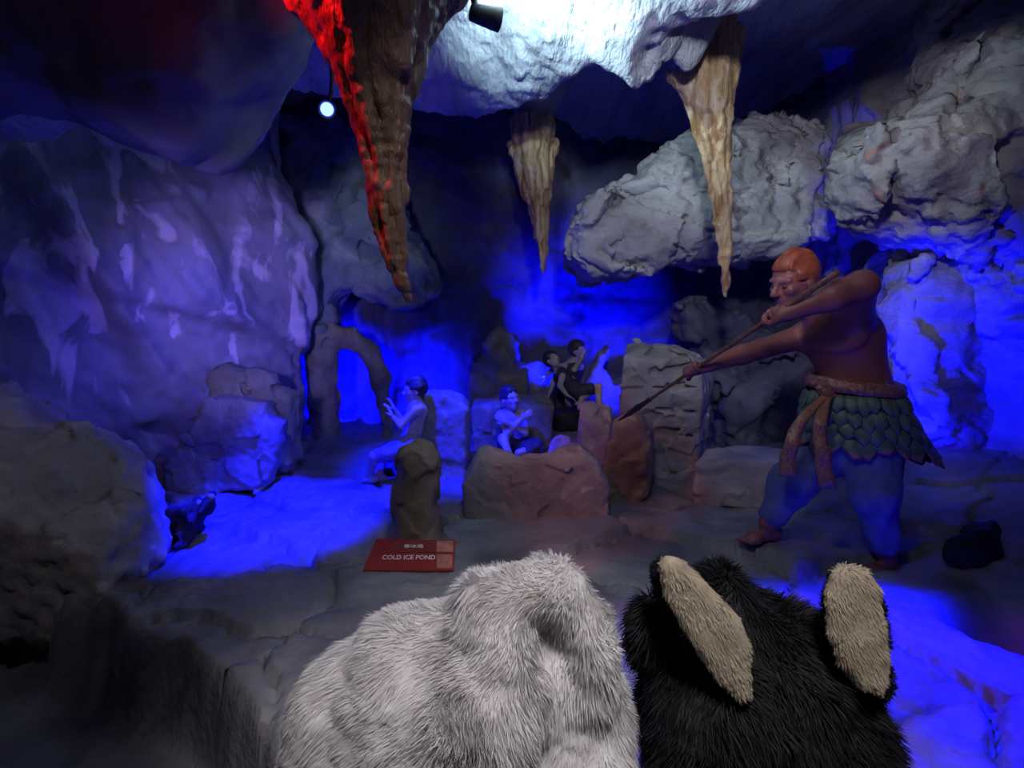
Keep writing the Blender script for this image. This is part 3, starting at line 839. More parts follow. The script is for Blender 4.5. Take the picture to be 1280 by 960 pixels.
def hair_cap(name, H, Rm, q, sc, mat, parent, h, front=.055, low=-.03, grow=1.10, tuft=0, seed=0, extra=None):
    S = Sculpt(H - .19 * sc, H + .19 * sc, h)
    S.ell(q(-.014, 0, .032), np.array([.100, .080, .100]) * sc * grow, Rm, k=0)
    if extra: extra(S)
    S.box(q(front + .2, 0, -.14), np.array([.2, .3, .20]) * sc, Rm, .01, .02 * sc, True)
    S.box(q(0, 0, low - .2), np.array([.3, .3, .2]) * sc, Rm, .01, .01, True)
    S.cap(q(.02, -.1, -.03), q(.02, .1, -.03), .040 * sc, .040 * sc, .01, True)
    return S.mesh(name, mat, parent, disp=lambda V: sc * .006 * ridged(((V - H) @ Rm) * np.array([7, 42, 12]) / sc, 1, 2, seed))


def eyes(q, sc, parent, mat):
    for b in (-1, 1):
        s_ = Sculpt(q(.084, b * .034, -.003) - .03 * sc, q(.084, b * .034, -.003) + .03 * sc, .0032 * sc)
        s_.ell(q(.084, b * .034, -.003), np.array([.0115] * 3) * sc, k=0); s_.mesh('eye', mat, parent)


M['eye'] = mat_plain('eye_white', (.07, .05, .045), .25, bump=0, var=.05)

# ---------------------------------------------------------------- the spearman
YD = 2.75
def D(px, py, dy=0.0): return at(px, py, YD + dy)
def R(px): return msize(px, YD)


base = D(1045, 690); demon = empty('person_statue', [base[0], YD, 0], 'painted statue of a bare-chested red-haired person thrusting a spear, in leaf skirt and blue trousers', 'statue')
Rs, Ls = D(1012, 418, .10), D(1066, 396, -.13)
hr, hl = D(866, 463, -.02), D(968, 394, -.27)
sd = hl - hr; sd /= np.linalg.norm(sd)
allp = [D(850, 300), D(1170, 700), D(1000, 300, -.5), D(1000, 700, .45)]
lo, hi = box_of(allp, .06); lo[2] = -.05
S = Sculpt(lo, hi, .0075)
S.cap(D(1068, 535), D(1067, 490), R(43), R(40), .06).cap(D(1067, 490), D(1060, 428), R(40), R(40), .06)
S.ell(D(1050, 420, .0), (R(45), R(40), R(42)), (0, 0, -.6), k=.05)
S.cap(Rs, D(1040, 405, -.02), R(19), R(26), .05).cap(D(1045, 402, -.04), Ls, R(26), R(21), .05)
S.ell(D(1027, 424, -.085), (R(22), R(5), R(15)), (0, 0, -.5), k=.04).ell(D(1054, 420, -.14), (R(24), R(6), R(16)), (0, 0, -.6), k=.04)
S.cap(D(1032, 398, -.03), D(1010, 368, -.03), R(19), R(17), .04)
el = D(952, 436, .06); wr = D(888, 456, .0)
S.cap(Rs, el, R(17), R(12.5), .04).cap(el, D(928, 443, .04), R(12.5), R(13), .02).cap(D(928, 443, .04), wr, R(13), R(8), .02).cap(wr, D(872, 461, -.01), R(8), R(8), .02)
ell_ = D(1078, 357, -.36); wl = D(986, 390, -.29)
S.cap(Ls, ell_, R(21), R(15.5), .04).cap(ell_, D(1040, 370, -.34), R(15.5), R(16.5), .03).cap(D(1040, 370, -.34), wl, R(16.5), R(9.5), .03).cap(wl, D(975, 393, -.28), R(9.5), R(9), .02)
add_grip(S, hr, sd, wr - hr + np.array([0, 0, .03]), .0135, 1.05)
add_grip(S, hl, sd, wl - hl + np.array([0, -.03, .02]), .0135, 1.05)
hips = (D(1048, 548, .08), D(1090, 548, -.06)); knees = (D(990, 604, -.02), D(1092, 615, -.16)); 
fa = onfloor(958, 688); fb = onfloor(1108, 700)
ank = (np.array([fa[0], fa[1], fz(fa[0], fa[1]) + .09]), np.array([fb[0], fb[1], fz(fb[0], fb[1]) + .09]))
for i in (0, 1):
    S.chain([hips[i], knees[i], ank[i]], [R(27), R(19), R(11)], .05)
    add_foot(S, ank[i], (-1, -.35, 0), 1.05, fz(ank[i][0], ank[i][1]))
H = D(993, 351, -.03)
hf = (-.93, -.27, -.28)
hup = (-.25, -.1, 1)
q, Rm = add_head(S, H, hf, 1.07, True, hup)
S.mesh('body', M['demon'], demon, relax=1)
eyes(q, 1.07, demon, M['eye'])
hair_cap('hair', H, Rm, q, 1.07, M['hair_red'], demon, .006, .050, -.05, 1.07, 0, 5)

S = Sculpt(box_of([D(900, 470), D(1180, 700), D(1000, 600, -.45), D(1000, 600, .4)], .03)[0], box_of([D(900, 470), D(1180, 700), D(1000, 600, -.45), D(1000, 600, .4)], .03)[1], .009)
S.cap(D(1068, 500), D(1068, 545), R(47), R(49), .06)
for i in (0, 1):
    a = ank[i] + (knees[i] - ank[i]) * .25
    S.chain([hips[i], knees[i], a], [R(36), R(24), R(17)], .06)
S.mesh('trousers', M['trouser_blue'], demon, disp=lambda V: .008 * ridged(V * np.array([1, 1, .35]), 10, 2, 3) + .005 * fbm(V, 8, 2))


def skirt_pt(a, t, g=0.0):
    """a angle (0 = camera side), t 0 belt .. 1 hem"""
    c0, c1 = D(1066, 485, .0), D(1070, 554, .02)
    c = c0 * (1 - t) + c1 * t
    back = max(0, math.sin(a)) ** 2
    rx = (R(50) * (1 - t) + R(66) * t) + g + back * R(30) * t * t; ry = R(44) * (1 - t) + R(58) * t + g
    lift = .018 * t * math.cos(a * 9)
    return c + np.array([math.sin(a) * rx, -math.cos(a) * ry, lift - back * .07 * t * t])


n = 96; rows = 12; V = []; Fc = []
for layer, g in ((0, 0), (1, -.012)):
    for j in range(rows + 1):
        for i in range(n): V.append(skirt_pt(2 * math.pi * i / n, j / rows, g + .008 * math.sin(i * 2 * math.pi / n * 14) * j / rows))
    o = layer * (rows + 1) * n
    for j in range(rows):
        for i in range(n):
            f = [o + j * n + i, o + j * n + (i + 1) % n, o + (j + 1) * n + (i + 1) % n, o + (j + 1) * n + i]
            Fc.append(f if layer else f[::-1])
h0, h1 = rows * n, (rows + 1) * n + rows * n
for i in range(n): Fc.append([h0 + i, h0 + (i + 1) % n, h1 + (i + 1) % n, h1 + i])
mesh_np('skirt', V, Fc, M['cloth_dark'], demon)
LV, LF, LM = [], [], []


def add_leaf(a, t, L, W, lift, tip):
    """a leaf lying on the skirt, pointing down"""
    o = len(LV); nj, ni = 7, 5
    for j in range(nj):
        u = j / (nj - 1); w = W * math.sin(math.pi * min(1, .12 + .88 * u) ** .8) ** .7 if u < 1 else 0
        for i in range(ni):
            v = (i / (ni - 1) - .5) * 2
            p = skirt_pt(a + v * w / .26, min(t + u * L, 1.12), .010 + lift * math.sin(u * 2.4) + .010 * (1 - abs(v)) + .006 * u)
            LV.append(p)
    for j in range(nj - 1):
        for i in range(ni - 1):
            LF.append([o + j * ni + i, o + (j + 1) * ni + i, o + (j + 1) * ni + i + 1, o + j * ni + i + 1]); LM.append(1 if (tip and j >= nj - 3) else 0)


rl = random.Random(3)
for row, (t0, L, W, cnt) in enumerate(((.70, .36, .055, 22), (.48, .36, .050, 24), (.25, .34, .045, 26), (.04, .32, .040, 28))):
    for i in range(cnt):
        add_leaf(2 * math.pi * (i + .5 * (row % 2)) / cnt + rl.uniform(-.05, .05), t0 + rl.uniform(-.03, .03), L * rl.uniform(.9, 1.1), W * rl.uniform(.9, 1.1), .016, row == 0)
o = mesh_np('leaves', LV, LF, M['leaf'], demon); o.data.materials.append(M['leaf_tip']); o.data.polygons.foreach_set('material_index', LM)
md = o.modifiers.new('thickness', 'SOLIDIFY'); md.thickness = .004
# a pointed hanging end of the skirt behind
S = Sculpt(D(1090, 600, -.1) - .05, D(1180, 470, .3) + .05, .008)
S.chain([D(1112, 500, .10), D(1130, 540, .12), D(1148, 572, .12)], [R(14), R(16), R(6)], .03).chain([D(1112, 500, .14), D(1122, 545, .16), D(1150, 578, .13)], [R(12), R(16), R(4)], .03)
S.mesh('skirt_tail', M['cloth_dark'], demon, disp=lambda V: .006 * ridged(V, 14, 2, 2))

S = Sculpt(D(1000, 520, -.35), D(1140, 450, .35) , .0065) if False else Sculpt(*box_of([D(1000, 520, -.3), D(1135, 455, .3)], .03), .0065)
pp = [skirt_pt(2 * math.pi * i / 40, .0, .012) + [0, 0, .012 - .02 * math.sin(2 * math.pi * i / 40 + .3)] for i in range(41)]
S.chain(pp, [R(6)] * 41, .01).chain([p + [0, 0, .022] for p in pp], [R(4.5)] * 41, .008)
S.mesh('belt', M['sash'], demon, disp=lambda V: .003 * fbm(V, 60, 2))
S = Sculpt(D(1019, 490, -.20) - .09, D(1019, 490, -.20) + .09, .005)
kn = skirt_pt(-1.02, .02, .03)
S = Sculpt(kn - .08, kn + .08, .005)
S.ell(kn, (.036, .03, .032), k=0).cap(kn + [-.03, 0, .02], kn + [.03, -.01, -.02], .02, .02, .008).cap(kn + [-.02, -.01, -.03], kn + [.03, 0, .03], .017, .017, .006)
S.mesh('knot', M['sash'], demon, disp=lambda V: .002 * fbm(V, 80, 2))
for pts in ([kn + [0, -.01, -.01], D(1004, 520, -.24), D(991, 548, -.26), D(985, 572, -.26), D(984, 596, -.26)], [kn + [.01, -.01, -.01], D(1024, 525, -.28), D(1026, 555, -.30), D(1030, 585, -.31), D(1034, 610, -.31)]):
    V = []; Fc = []
    P_ = np.array(pts); tt = np.linspace(0, len(pts) - 1, 22); C_ = np.stack([np.interp(tt, np.arange(len(pts)), P_[:, k]) for k in range(3)], 1)
    for j, c in enumerate(C_):
        w = R(5.5) + R(4) * j / 21; wob = .006 * math.sin(j * .9)
        for (a, b) in ((-1, -.005), (-.3, -.010), (.3, -.008), (1, -.005), (1, .005), (-1, .005)):
            V.append(c + np.array([.93 * a * w, -.35 * a * w + b + wob, .0]))
    for j in range(21):
        for i in range(6): Fc.append([j * 6 + i, j * 6 + (i + 1) % 6, (j + 1) * 6 + (i + 1) % 6, (j + 1) * 6 + i])
    Fc.append([0, 1, 2, 3, 4, 5][::-1]); Fc.append([21 * 6 + i for i in range(6)])
    mesh_np('sash_end', V, Fc, M['sash'], demon)
rb = D(1130, 560, .10); tube('support_rod', [rb, (rb[0], rb[1], (rb[2]) * .5), (rb[0], rb[1], fz(rb[0], rb[1]) - .02)], .010, M['iron'], demon)

# spear
A = hl + sd * .30; Bq = hr - sd * .30
spear = empty('spear', Bq, 'long dark wooden spear held low across the picture by the leaf-skirted statue', 'spear')
n = 40; pts = [A + (Bq - A) * i / n for i in range(n + 1)]
V = []; Fc = []; ax = (Bq - A) / np.linalg.norm(Bq - A); e1 = np.cross(ax, (0, 0, 1)); e1 /= np.linalg.norm(e1); e2 = np.cross(ax, e1)
for j, c in enumerate(pts):
    r = .0125 * (1 - .35 * j / n) * (1 + (.16 if (j < 14 and j % 2) else 0))
    for i in range(12): a = 2 * math.pi * i / 12; V.append(c + (e1 * math.cos(a) + e2 * math.sin(a)) * r)
for j in range(n):
    for i in range(12): Fc.append([j * 12 + i, (j + 1) * 12 + i, (j + 1) * 12 + (i + 1) % 12, j * 12 + (i + 1) % 12])
Fc.append(list(range(12))); Fc.append([n * 12 + i for i in range(12)][::-1])
mesh_np('shaft', V, Fc, M['wood'], spear)
S = Sculpt(*box_of([Bq + sd * .02, Bq - sd * .26], .03), .004)
S.chain([Bq + sd * .015, Bq - sd * .03, Bq - sd * .07], [.013, .012, .017], .006).chain([Bq - sd * .07, Bq - sd * .13, Bq - sd * .22], [.017, .015, .004], .006)
S.mesh('spearhead', M['iron'], spear)


# ---------------------------------------------------------------- the leaning figure at the left
def person(name, label, lo, hi, h, build, group=None, base=None):
    e = empty(name, base, label, 'statue', group); S_ = Sculpt(lo, hi, h); r = build(S_, e); S_.mesh('body', M['skin'], e, relax=1)
    return e


YL = 3.95
def Lq(px, py, dy=0.0): return at(px, py, YL + dy)
def rl_(px): return msize(px, YL)


def lean(S_, e):
    hp = Lq(513, 556)
    S_.cap(hp, Lq(516, 535), rl_(13), rl_(12), .03).cap(Lq(516, 535), Lq(521, 514), rl_(12.5), rl_(14), .03)
    S_.cap(Lq(521, 511, -.09), Lq(521, 511, .09), rl_(8), rl_(8), .03).cap(Lq(522, 512), Lq(521, 495), rl_(6.5), rl_(6), .02)
    for dy, elb, hn in ((-.10, (501, 531, -.13), (491, 521, -.10)), (.10, (503, 527, .08), (494, 513, .05))):
        S_.chain([Lq(521, 511, dy), Lq(*elb), Lq(*hn)], [rl_(6), rl_(4.6), rl_(3.2)], .015)
        add_hand(S_, Lq(*hn), (-.4, 0, .9), (-.8, 0, -.4), .72, .5)
    f1 = onfloor(462, 602); f2 = onfloor(474, 598); z1, z2 = fz(f1[0], f1[1]), fz(f2[0], f2[1])
    k1, k2 = Lq(469, 571, -.10), Lq(480, 569, .10)
    a1 = np.array([f1[0], f1[1], z1 + .07]); a2 = np.array([f2[0], f2[1], z2 + .07])
    S_.chain([Lq(513, 556, -.06), k1, a1], [rl_(10), rl_(7), rl_(4.5)], .03); S_.chain([Lq(513, 556, .06), k2, a2], [rl_(10), rl_(7), rl_(4.5)], .03)
    add_foot(S_, a1, (-1, -.1, 0), .75, z1); add_foot(S_, a2, (-1, 0, 0), .75, z2)
    Hh = Lq(519, 487)
    q_, Rm_ = add_head(S_, Hh, (-.95, -.15, -.05), .72, True)
    hair_cap('hair', Hh, Rm_, q_, .72, M['hair_dark'], e, .006, .05, -.09, 1.12, 0, 3)
    T_ = Sculpt(*box_of([Lq(455, 540, -.25), Lq(535, 600, .25)], .05), .009)
    T_.cap(Lq(513, 560), Lq(515, 546), rl_(15), rl_(13.5), .03)
    T_.chain([Lq(513, 556, -.06), k1 + (Lq(513, 556, -.06) - k1) * .15], [rl_(12.5), rl_(9.5)], .04).chain([Lq(513, 556, .06), k2], [rl_(12.5), rl_(10)], .04)
    T_.mesh('shorts', M['cloth_violet'], e, disp=lambda V: .005 * ridged(V, 16, 2, 4))


bl_ = onfloor(505, 598)
person('person_statue', 'seated statue in profile leaning its bare back against the blue stone block, hands raised', *box_of([Lq(450, 470, -.25), Lq(540, 610, .3)], .06), .0075, lean, base=[bl_[0], YL, 0])

# a low stone under the leaning figure
c = Lq(516, 575); zc = fz(c[0], c[1])
S = Sculpt([c[0] - .22, YL - .25, zc - .06], [c[0] + .22, YL + .25, c[2] + .03], .012)
S.box([c[0], YL, zc + (c[2] - zc) * .22], (.12, .13, max(.05, (c[2] - zc) * .38)), (0, 0, .2), .03, 0).warp_noise(.01, 7, 2, 3, .012, 8)
props(S.mesh('low_stone', M['greyrock'], None, [c[0], YL, zc]), 'low grey stone that the statue leaning on the blue block sits on', 'stone')

# ---------------------------------------------------------------- the hugging figure in the centre
YC = 4.48
def Cq(px, py, dy=0.0): return at(px, py, YC + dy)
def rc(px): return msize(px, YC)


def hug(S_, e):
    S_.cap(Cq(645, 556), Cq(643, 540), rc(14), rc(12.5), .03).cap(Cq(643, 540), Cq(641, 522), rc(13), rc(15), .03)
    S_.cap(Cq(626, 519), Cq(655, 518), rc(6.5), rc(6.5), .03).cap(Cq(640, 518, -.01), Cq(638, 505, -.03), rc(6.5), rc(6), .02)
    S_.chain([Cq(626, 519), Cq(634, 541, -.16), Cq(653, 523, -.19)], [rc(6), rc(4.8), rc(3.4)], .015)
    S_.chain([Cq(656, 518), Cq(656, 541, -.14), Cq(632, 527, -.20)], [rc(6), rc(4.8), rc(3.4)], .015)
    add_hand(S_, Cq(653, 523, -.19), (.75, .3, .5), (.2, .9, 0), .72, .6); add_hand(S_, Cq(632, 527, -.20), (-.8, .3, .45), (-.2, .9, 0), .72, .6)
    z0 = fz(Cq(645, 565)[0], YC - .2)
    S_.chain([Cq(650, 556, -.02), Cq(670, 561, -.20), Cq(648, 566, -.34)], [rc(9), rc(7.5), rc(4.5)], .02)
    S_.chain([Cq(640, 556, -.02), Cq(629, 549, -.22), Cq(636, 567, -.30)], [rc(9), rc(6.5), rc(4)], .02)
    a1 = Cq(636, 567, -.30); add_foot(S_, a1, (.3, -1, 0), .7, a1[2] - .05)
    Hh = Cq(637, 498, -.05); up_ = (-.12, 0, 1)
    q_, Rm_ = add_head(S_, Hh, (.55, -.8, .15), .80, True, up_)
    hair_cap('hair', Hh, Rm_, q_, .80, M['hair_dark'], e, .0065, .062, -.03, 1.05, 0, 7)
    T_ = Sculpt(*box_of([Cq(605, 540, -.45), Cq(690, 572, .2)], .05), .009)
    T_.cap(Cq(645, 560), Cq(645, 553), rc(16), rc(14), .03)
    T_.chain([Cq(650, 557, -.02), Cq(670, 560, -.20), Cq(660, 564, -.28)], [rc(11.5), rc(10.5), rc(8)], .03)
    T_.chain([Cq(640, 557, -.02), Cq(630, 554, -.18)], [rc(11.5), rc(9)], .03)
    T_.mesh('trousers', M['cloth_dark'], e, disp=lambda V: .006 * ridged(V, 16, 2, 4))


person('person_statue', 'seated bare-chested statue hugging itself with crossed arms in front of the flat-topped boulder', *box_of([Cq(600, 478, -.5), Cq(695, 575, .25)], .06), .0075, hug, base=[Cq(645, 565)[0], YC, 0])

# ---------------------------------------------------------------- the two figures at the back
YB = 5.62
def Bk(px, py, dy=0.0): return at(px, py, YB + dy)
def rb_(px): return msize(px, YB)


def reach(S_, e):
    S_.cap(Bk(705, 492), Bk(712, 470), rb_(9), rb_(9), .04).cap(Bk(712, 470), Bk(716, 455), rb_(10), rb_(9), .03)
    S_.cap(Bk(708, 457, .0), Bk(725, 458, -.02), rb_(5), rb_(5), .02).cap(Bk(717, 455), Bk(721, 442), rb_(4), rb_(4), .02)
    S_.chain([Bk(725, 458, -.02), Bk(718, 462, -.14), Bk(728, 446, -.18)], [rb_(4.5), rb_(3.6), rb_(2.6)], .01); add_hand(S_, Bk(728, 446, -.18), (.5, 0, .85), (.8, -.3, -.4), .75, .5)
    S_.chain([Bk(708, 458), Bk(695, 458, -.10), Bk(684, 468, -.14)], [rb_(4.5), rb_(3.8), rb_(2.8)], .01); add_hand(S_, Bk(684, 468, -.14), (-.4, 0, -.9), (-.8, -.2, .3), .75, .4)
    z = fz(Bk(703, 520)[0], YB)
    for px, dy in ((698, .05), (709, -.08)):
        a = Bk(px, 515, dy); a[2] = z + .07
        S_.chain([Bk(705, 492, dy * .6), Bk(px + 1, 508, dy), a], [rb_(6), rb_(4.5), rb_(3.2)], .02); add_foot(S_, a, (.4, -1, 0), .72, z)
    Hh = Bk(722, 438, -.02); q_, Rm_ = add_head(S_, Hh, (.75, -.55, .1), .72, False)
    hair_cap('hair', Hh, Rm_, q_, .72, M['hair_dark'], e, .009, .05, -.12, 1.25, 0, 9, lambda s_: s_.ell(q_(-.05, .04, .06), (.07, .06, .06), Rm_, .02))
    T_ = Sculpt(*box_of([Bk(680, 450, -.3), Bk(735, 530, .3)], .06), .012)
    T_.cap(Bk(712, 470), Bk(715, 460), rb_(12), rb_(10.5), .03).cap(Bk(712, 470), Bk(703, 495), rb_(12), rb_(12), .03).cap(Bk(703, 495), Bk(702, 514), rb_(12), rb_(14), .03)
    T_.mesh('robe', M['cloth_dark'], e, disp=lambda V: .012 * ridged(V * np.array([1, 1, .4]), 9, 2, 4))


person('person_statue', 'dark-robed statue with wild black hair at the back, one hand raised to the head', *box_of([Bk(670, 420, -.35), Bk(745, 535, .3)], .06), .009, reach, base=[Bk(705, 520)[0], YB, fz(Bk(705, 520)[0], YB)])


def recline(S_, e):
    o = -.28
    S_.cap(Bk(722, 490, o), Bk(712, 478, o), rb_(8), rb_(8), .03)
    S_.cap(Bk(712, 478, o), Bk(700, 468, o), rb_(8), rb_(7.5), .03).cap(Bk(699, 467, o), Bk(694, 458, o), rb_(4), rb_(4), .02)
    S_.chain([Bk(722, 489, o), Bk(748, 484, o - .05), Bk(749, 503, o - .10)], [rb_(6.5), rb_(4.8), rb_(3.2)], .02)
    S_.chain([Bk(722, 492, o), Bk(740, 489, o + .1), Bk(727, 499, o - .1)], [rb_(6), rb_(4.6), rb_(3.2)], .02)
    a = Bk(749, 503, o - .10); add_foot(S_, a, (.8, -.6, 0), .7, a[2] - .05)
    a = Bk(727, 499, o - .10); add_foot(S_, a, (-.5, -.8, 0), .7, a[2] - .05)
    S_.chain([Bk(703, 470, o - .1), Bk(700, 482, o - .16), Bk(708, 493, o - .16)], [rb_(4), rb_(3.4), rb_(2.6)], .015); add_hand(S_, Bk(708, 493, o - .16), (.8, 0, -.5), (0, 0, -1), .72, .3)
    S_.chain([Bk(700, 467, o + .1), Bk(692, 476, o + .1), Bk(688, 488, o + .05)], [rb_(4), rb_(3.4), rb_(2.6)], .015); add_hand(S_, Bk(688, 488, o + .05), (-.3, 0, -.9), (-1, 0, 0), .72, .3)
    Hh = Bk(690, 450, o); q_, Rm_ = add_head(S_, Hh, (.5, -.6, .5), .70, False)
    hair_cap('hair', Hh, Rm_, q_, .70, M['hair_dark'], e, .009, .05, -.10, 1.2, 0, 12)
    T_ = Sculpt(*box_of([Bk(680, 455, o - .25), Bk(750, 505, o + .25)], .06), .011)
    T_.cap(Bk(723, 491, o), Bk(701, 469, o), rb_(10), rb_(9.5), .03).chain([Bk(722, 490, o), Bk(738, 485, o - .04)], [rb_(9), rb_(6.5)], .03)
    T_.mesh('tunic', M['cloth_dark'], e, disp=lambda V: .008 * ridged(V, 10, 2, 6))


person('person_statue', 'dark-clothed reclining statue at the back with one pale knee bent above the wedge-shaped boulder', *box_of([Bk(675, 435, -.65), Bk(762, 515, .1)], .06), .009, recline, base=[Bk(722, 495)[0], YB - .28, .15])
c = Bk(722, 505, -.28); zc = fz(c[0], c[1])
S = Sculpt([c[0] - .35, c[1] - .35, zc - .06], [c[0] + .35, c[1] + .3, c[2] + .12], .014)
S.box([c[0], c[1], zc + (c[2] - zc) * .34], (.24, .15, max(.05, (c[2] - zc) * .44)), (0, -.1, .1), .04, 0).warp_noise(.014, 6, 2, 6, .015, 7)
props(S.mesh('flat_rock', M['darkrock'], None, [c[0], c[1], zc]), 'low dark rock under the reclining dark-clothed statue', 'rock')

# ================================================================== SIGN
sA, sB, sC, sE = at(453, 713, 2.50), at(567, 713, 2.50), at(569, 675, 2.63), at(470, 673, 2.63)
nrm = np.cross(sB - sA, sE - sA); nrm /= np.linalg.norm(nrm); th = .022
sc_ = empty('sign', (sA + sB) / 2, 'red slab sign with white lettering lying tilted in front of the standing stone', 'sign')
bm = bmesh.new(); off = world_of(sc_)
vs = [bm.verts.new((p - off).tolist()) for p in (sA, sB, sC, sE)] + [bm.verts.new((p - nrm * th - off).tolist()) for p in (sA, sB, sC, sE)]
for f in ((0, 1, 2, 3), (7, 6, 5, 4), (0, 4, 5, 1), (1, 5, 6, 2), (2, 6, 7, 3), (3, 7, 4, 0)): bm.faces.new([vs[i] for i in f])
bmesh.ops.bevel(bm, geom=bm.edges[:], offset=.003, segments=2, affect='EDGES')
me = bpy.data.meshes.new('plate'); bm.to_mesh(me); bm.free(); link('plate', me, M['sign'], sc_)
ux = (sB - sA) / np.linalg.norm(sB - sA); uy = np.cross(nrm, ux)


def text(name, body, px, py, width, height):
    cu = bpy.data.curves.new(name, 'FONT'); cu.body = body; cu.align_x = 'CENTER'; cu.align_y = 'CENTER'; cu.size = 1; cu.extrude = .02; cu.offset = .012
    o = bpy.data.objects.new(name, cu); COL.objects.link(o); dg = bpy.context.evaluated_depsgraph_get(); dg.update()
    me = bpy.data.meshes.new_from_object(o.evaluated_get(dg)); COL.objects.unlink(o); bpy.data.objects.remove(o)
    n_ = len(me.vertices); a = np.zeros(n_ * 3, np.float32); me.vertices.foreach_get('co', a); a = a.reshape(-1, 3)
    a[:, 0] *= width / np.ptp(a[:, 0]); a[:, 1] *= height / np.ptp(a[:, 1]); a[:, 2] *= .03
    # where the sight line meets the plate
    d = at(px, py, 1.0) - np.array([0, 0, CZ]); o_ = np.array([0, 0, CZ]); t_ = ((sA - o_) @ nrm) / (d @ nrm); c = o_ + d * t_ + nrm * .0012
    W_ = c + a[:, :1] * ux + a[:, 1:2] * uy + a[:, 2:] * nrm - world_of(sc_)
    me.vertices.foreach_set('co', W_.astype(np.float32).ravel()); me.update(); me.materials.clear()
    return link(name, me, M['lettering'], sc_)


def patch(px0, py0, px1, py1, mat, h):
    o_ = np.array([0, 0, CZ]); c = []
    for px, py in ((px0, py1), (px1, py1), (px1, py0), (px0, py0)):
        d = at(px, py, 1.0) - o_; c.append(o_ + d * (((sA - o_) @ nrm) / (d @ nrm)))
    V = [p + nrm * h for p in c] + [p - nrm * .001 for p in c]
    mesh_np('sign_patch', V, [(0, 1, 2, 3), (0, 4, 5, 1), (1, 5, 6, 2), (2, 6, 7, 3), (3, 7, 4, 0)], mat, sc_, shade=False)


patch(486, 676, 545, 690, M['sign_dark'], .0007); patch(546, 676, 566.5, 690, M['sign_pale'], .0008); patch(546, 693, 565.5, 710, M['sign_pale'], .0008)  # thin darker and paler red plates laid on the sign face
text('lettering', 'COLD ICE POND', 511, 697, msize(70, 2.57), .022)
text('lettering', '寒冰池', 517, 683, msize(26, 2.6), .020)

# ================================================================== FUR COSTUMES in front of the lens
def fur(name, V, Q, mat, parent, count, length, width, flow, keep, seed, clump=.6, csc=22, lift=.45, var=.5):
    r = np.random.default_rng(seed)
    a, b, c, d = (V[Q[:, i]] for i in range(4))
    ctr = (a + b + c + d) / 4; ar = np.linalg.norm(np.cross(c - a, d - b), axis=1) * keep(ctr)
    f = r.choice(len(Q), count, p=ar / ar.sum()); u = r.random((count, 1)); v = r.random((count, 1))
    p0 = (a[f] * (1 - u) + b[f] * u) * (1 - v) + (d[f] * (1 - u) + c[f] * u) * v
    N = np.cross(c[f] - a[f], d[f] - b[f]); N /= np.linalg.norm(N, axis=1, keepdims=True) + 1e-12
    cl = np.stack([fbm(p0, csc, 2, seed + k) for k in (1, 2, 3)], 1)
    fl = flow(p0, N); fl = fl - N * (fl * N).sum(1, keepdims=True)
    g = N * lift + fl + cl * clump + r.normal(0, .18, (count, 3)); g = g + N * np.maximum(0, .28 - (g * N).sum(1, keepdims=True)); g /= np.linalg.norm(g, axis=1, keepdims=True)
    L = (length * (1 - var * r.random((count, 1)))) * (1 + .35 * cl[:, :1])
    sd_ = np.cross(g, r.normal(0, 1, (count, 3)) * .35 + N * .0 + np.cross(N, g)); sd_ /= np.linalg.norm(sd_, axis=1, keepdims=True) + 1e-9
    sd_ = np.cross(g, N) + r.normal(0, .25, (count, 3)); sd_ /= np.linalg.norm(sd_, axis=1, keepdims=True) + 1e-9
    droop = fl * .35 + np.array([0, 0, -.35])
    rows = []
    for t, w in ((0, 1.0), (.4, .9), (.75, .6), (1.0, .08)):
        c_ = p0 + g * L * t + droop * L * t * t * .6 - N * .002
        rows.append(c_ - sd_ * width * w * .5); rows.append(c_ + sd_ * width * w * .5)
    W = np.stack(rows, 1).reshape(-1, 3)
    k = (np.arange(count) * 8)[:, None]
    F_ = np.concatenate([k + np.array([[0, 1, 3, 2]]), k + np.array([[2, 3, 5, 4]]), k + np.array([[4, 5, 7, 6]])], 0)
    o = mesh_np(name, W, F_, mat, parent); o['kind'] = 'stuff'
    return o


WALK = -.42
YW = .80
def W(px, py, dy=0.0): return at(px, py, YW + dy)
def rw(px): return msize(px, YW)


white = empty('fur_costume', [W(580, 900)[0], YW + .05, WALK], 'shaggy white fur costume with a rounded ear, close to the lens at bottom centre', 'fur costume')
lo = np.array([W(300, 900)[0], YW - .22, WALK]); hi = np.array([W(830, 900)[0], YW + .40, W(650, 670)[2]])
S = Sculpt(lo, hi, .0085)
S.ell(W(664, 825, .05), (rw(104), .12, rw(114)), k=.06).ell(W(612, 795, .03), (rw(66), .10, rw(76)), k=.06).ell(W(510, 845, .05), (rw(90), .12, rw(88)), k=.06).ell(W(425, 890, .06), (rw(72), .10, rw(82)), k=.06).ell(W(738, 925, -.02), (rw(40), .06, rw(60)), k=.05).ell(W(560, 905, .06), (rw(150), .14, rw(150)), k=.08).ell(W(468, 975, .06), (rw(120), .14, rw(140)), k=.08)
S.ell(W(705, 945, .04), (rw(84), .12, rw(120)), k=.06).ell(W(740, 900, .02), (rw(36), .06, rw(90)), k=.05)
S.chain([W(655, 860, -.03), W(628, 810, -.03), W(622, 765, -.02), W(652, 742, -.01), W(700, 746, -.01), W(732, 785, -.02), W(745, 845, -.03)], [rw(28), rw(32), rw(36), rw(36), rw(34), rw(30), rw(28)], .04)
S.ell(W(697, 815, -.075), (rw(30), .045, rw(42)), (0, -.3, 0), .03, True)
S.ell(W(600, 900, -.06), (rw(60), .06, rw(70)), k=.06)
c0 = W(560, 930, .10); S.cap(c0, [c0[0], c0[1], WALK + .1], .20, .24, .08)
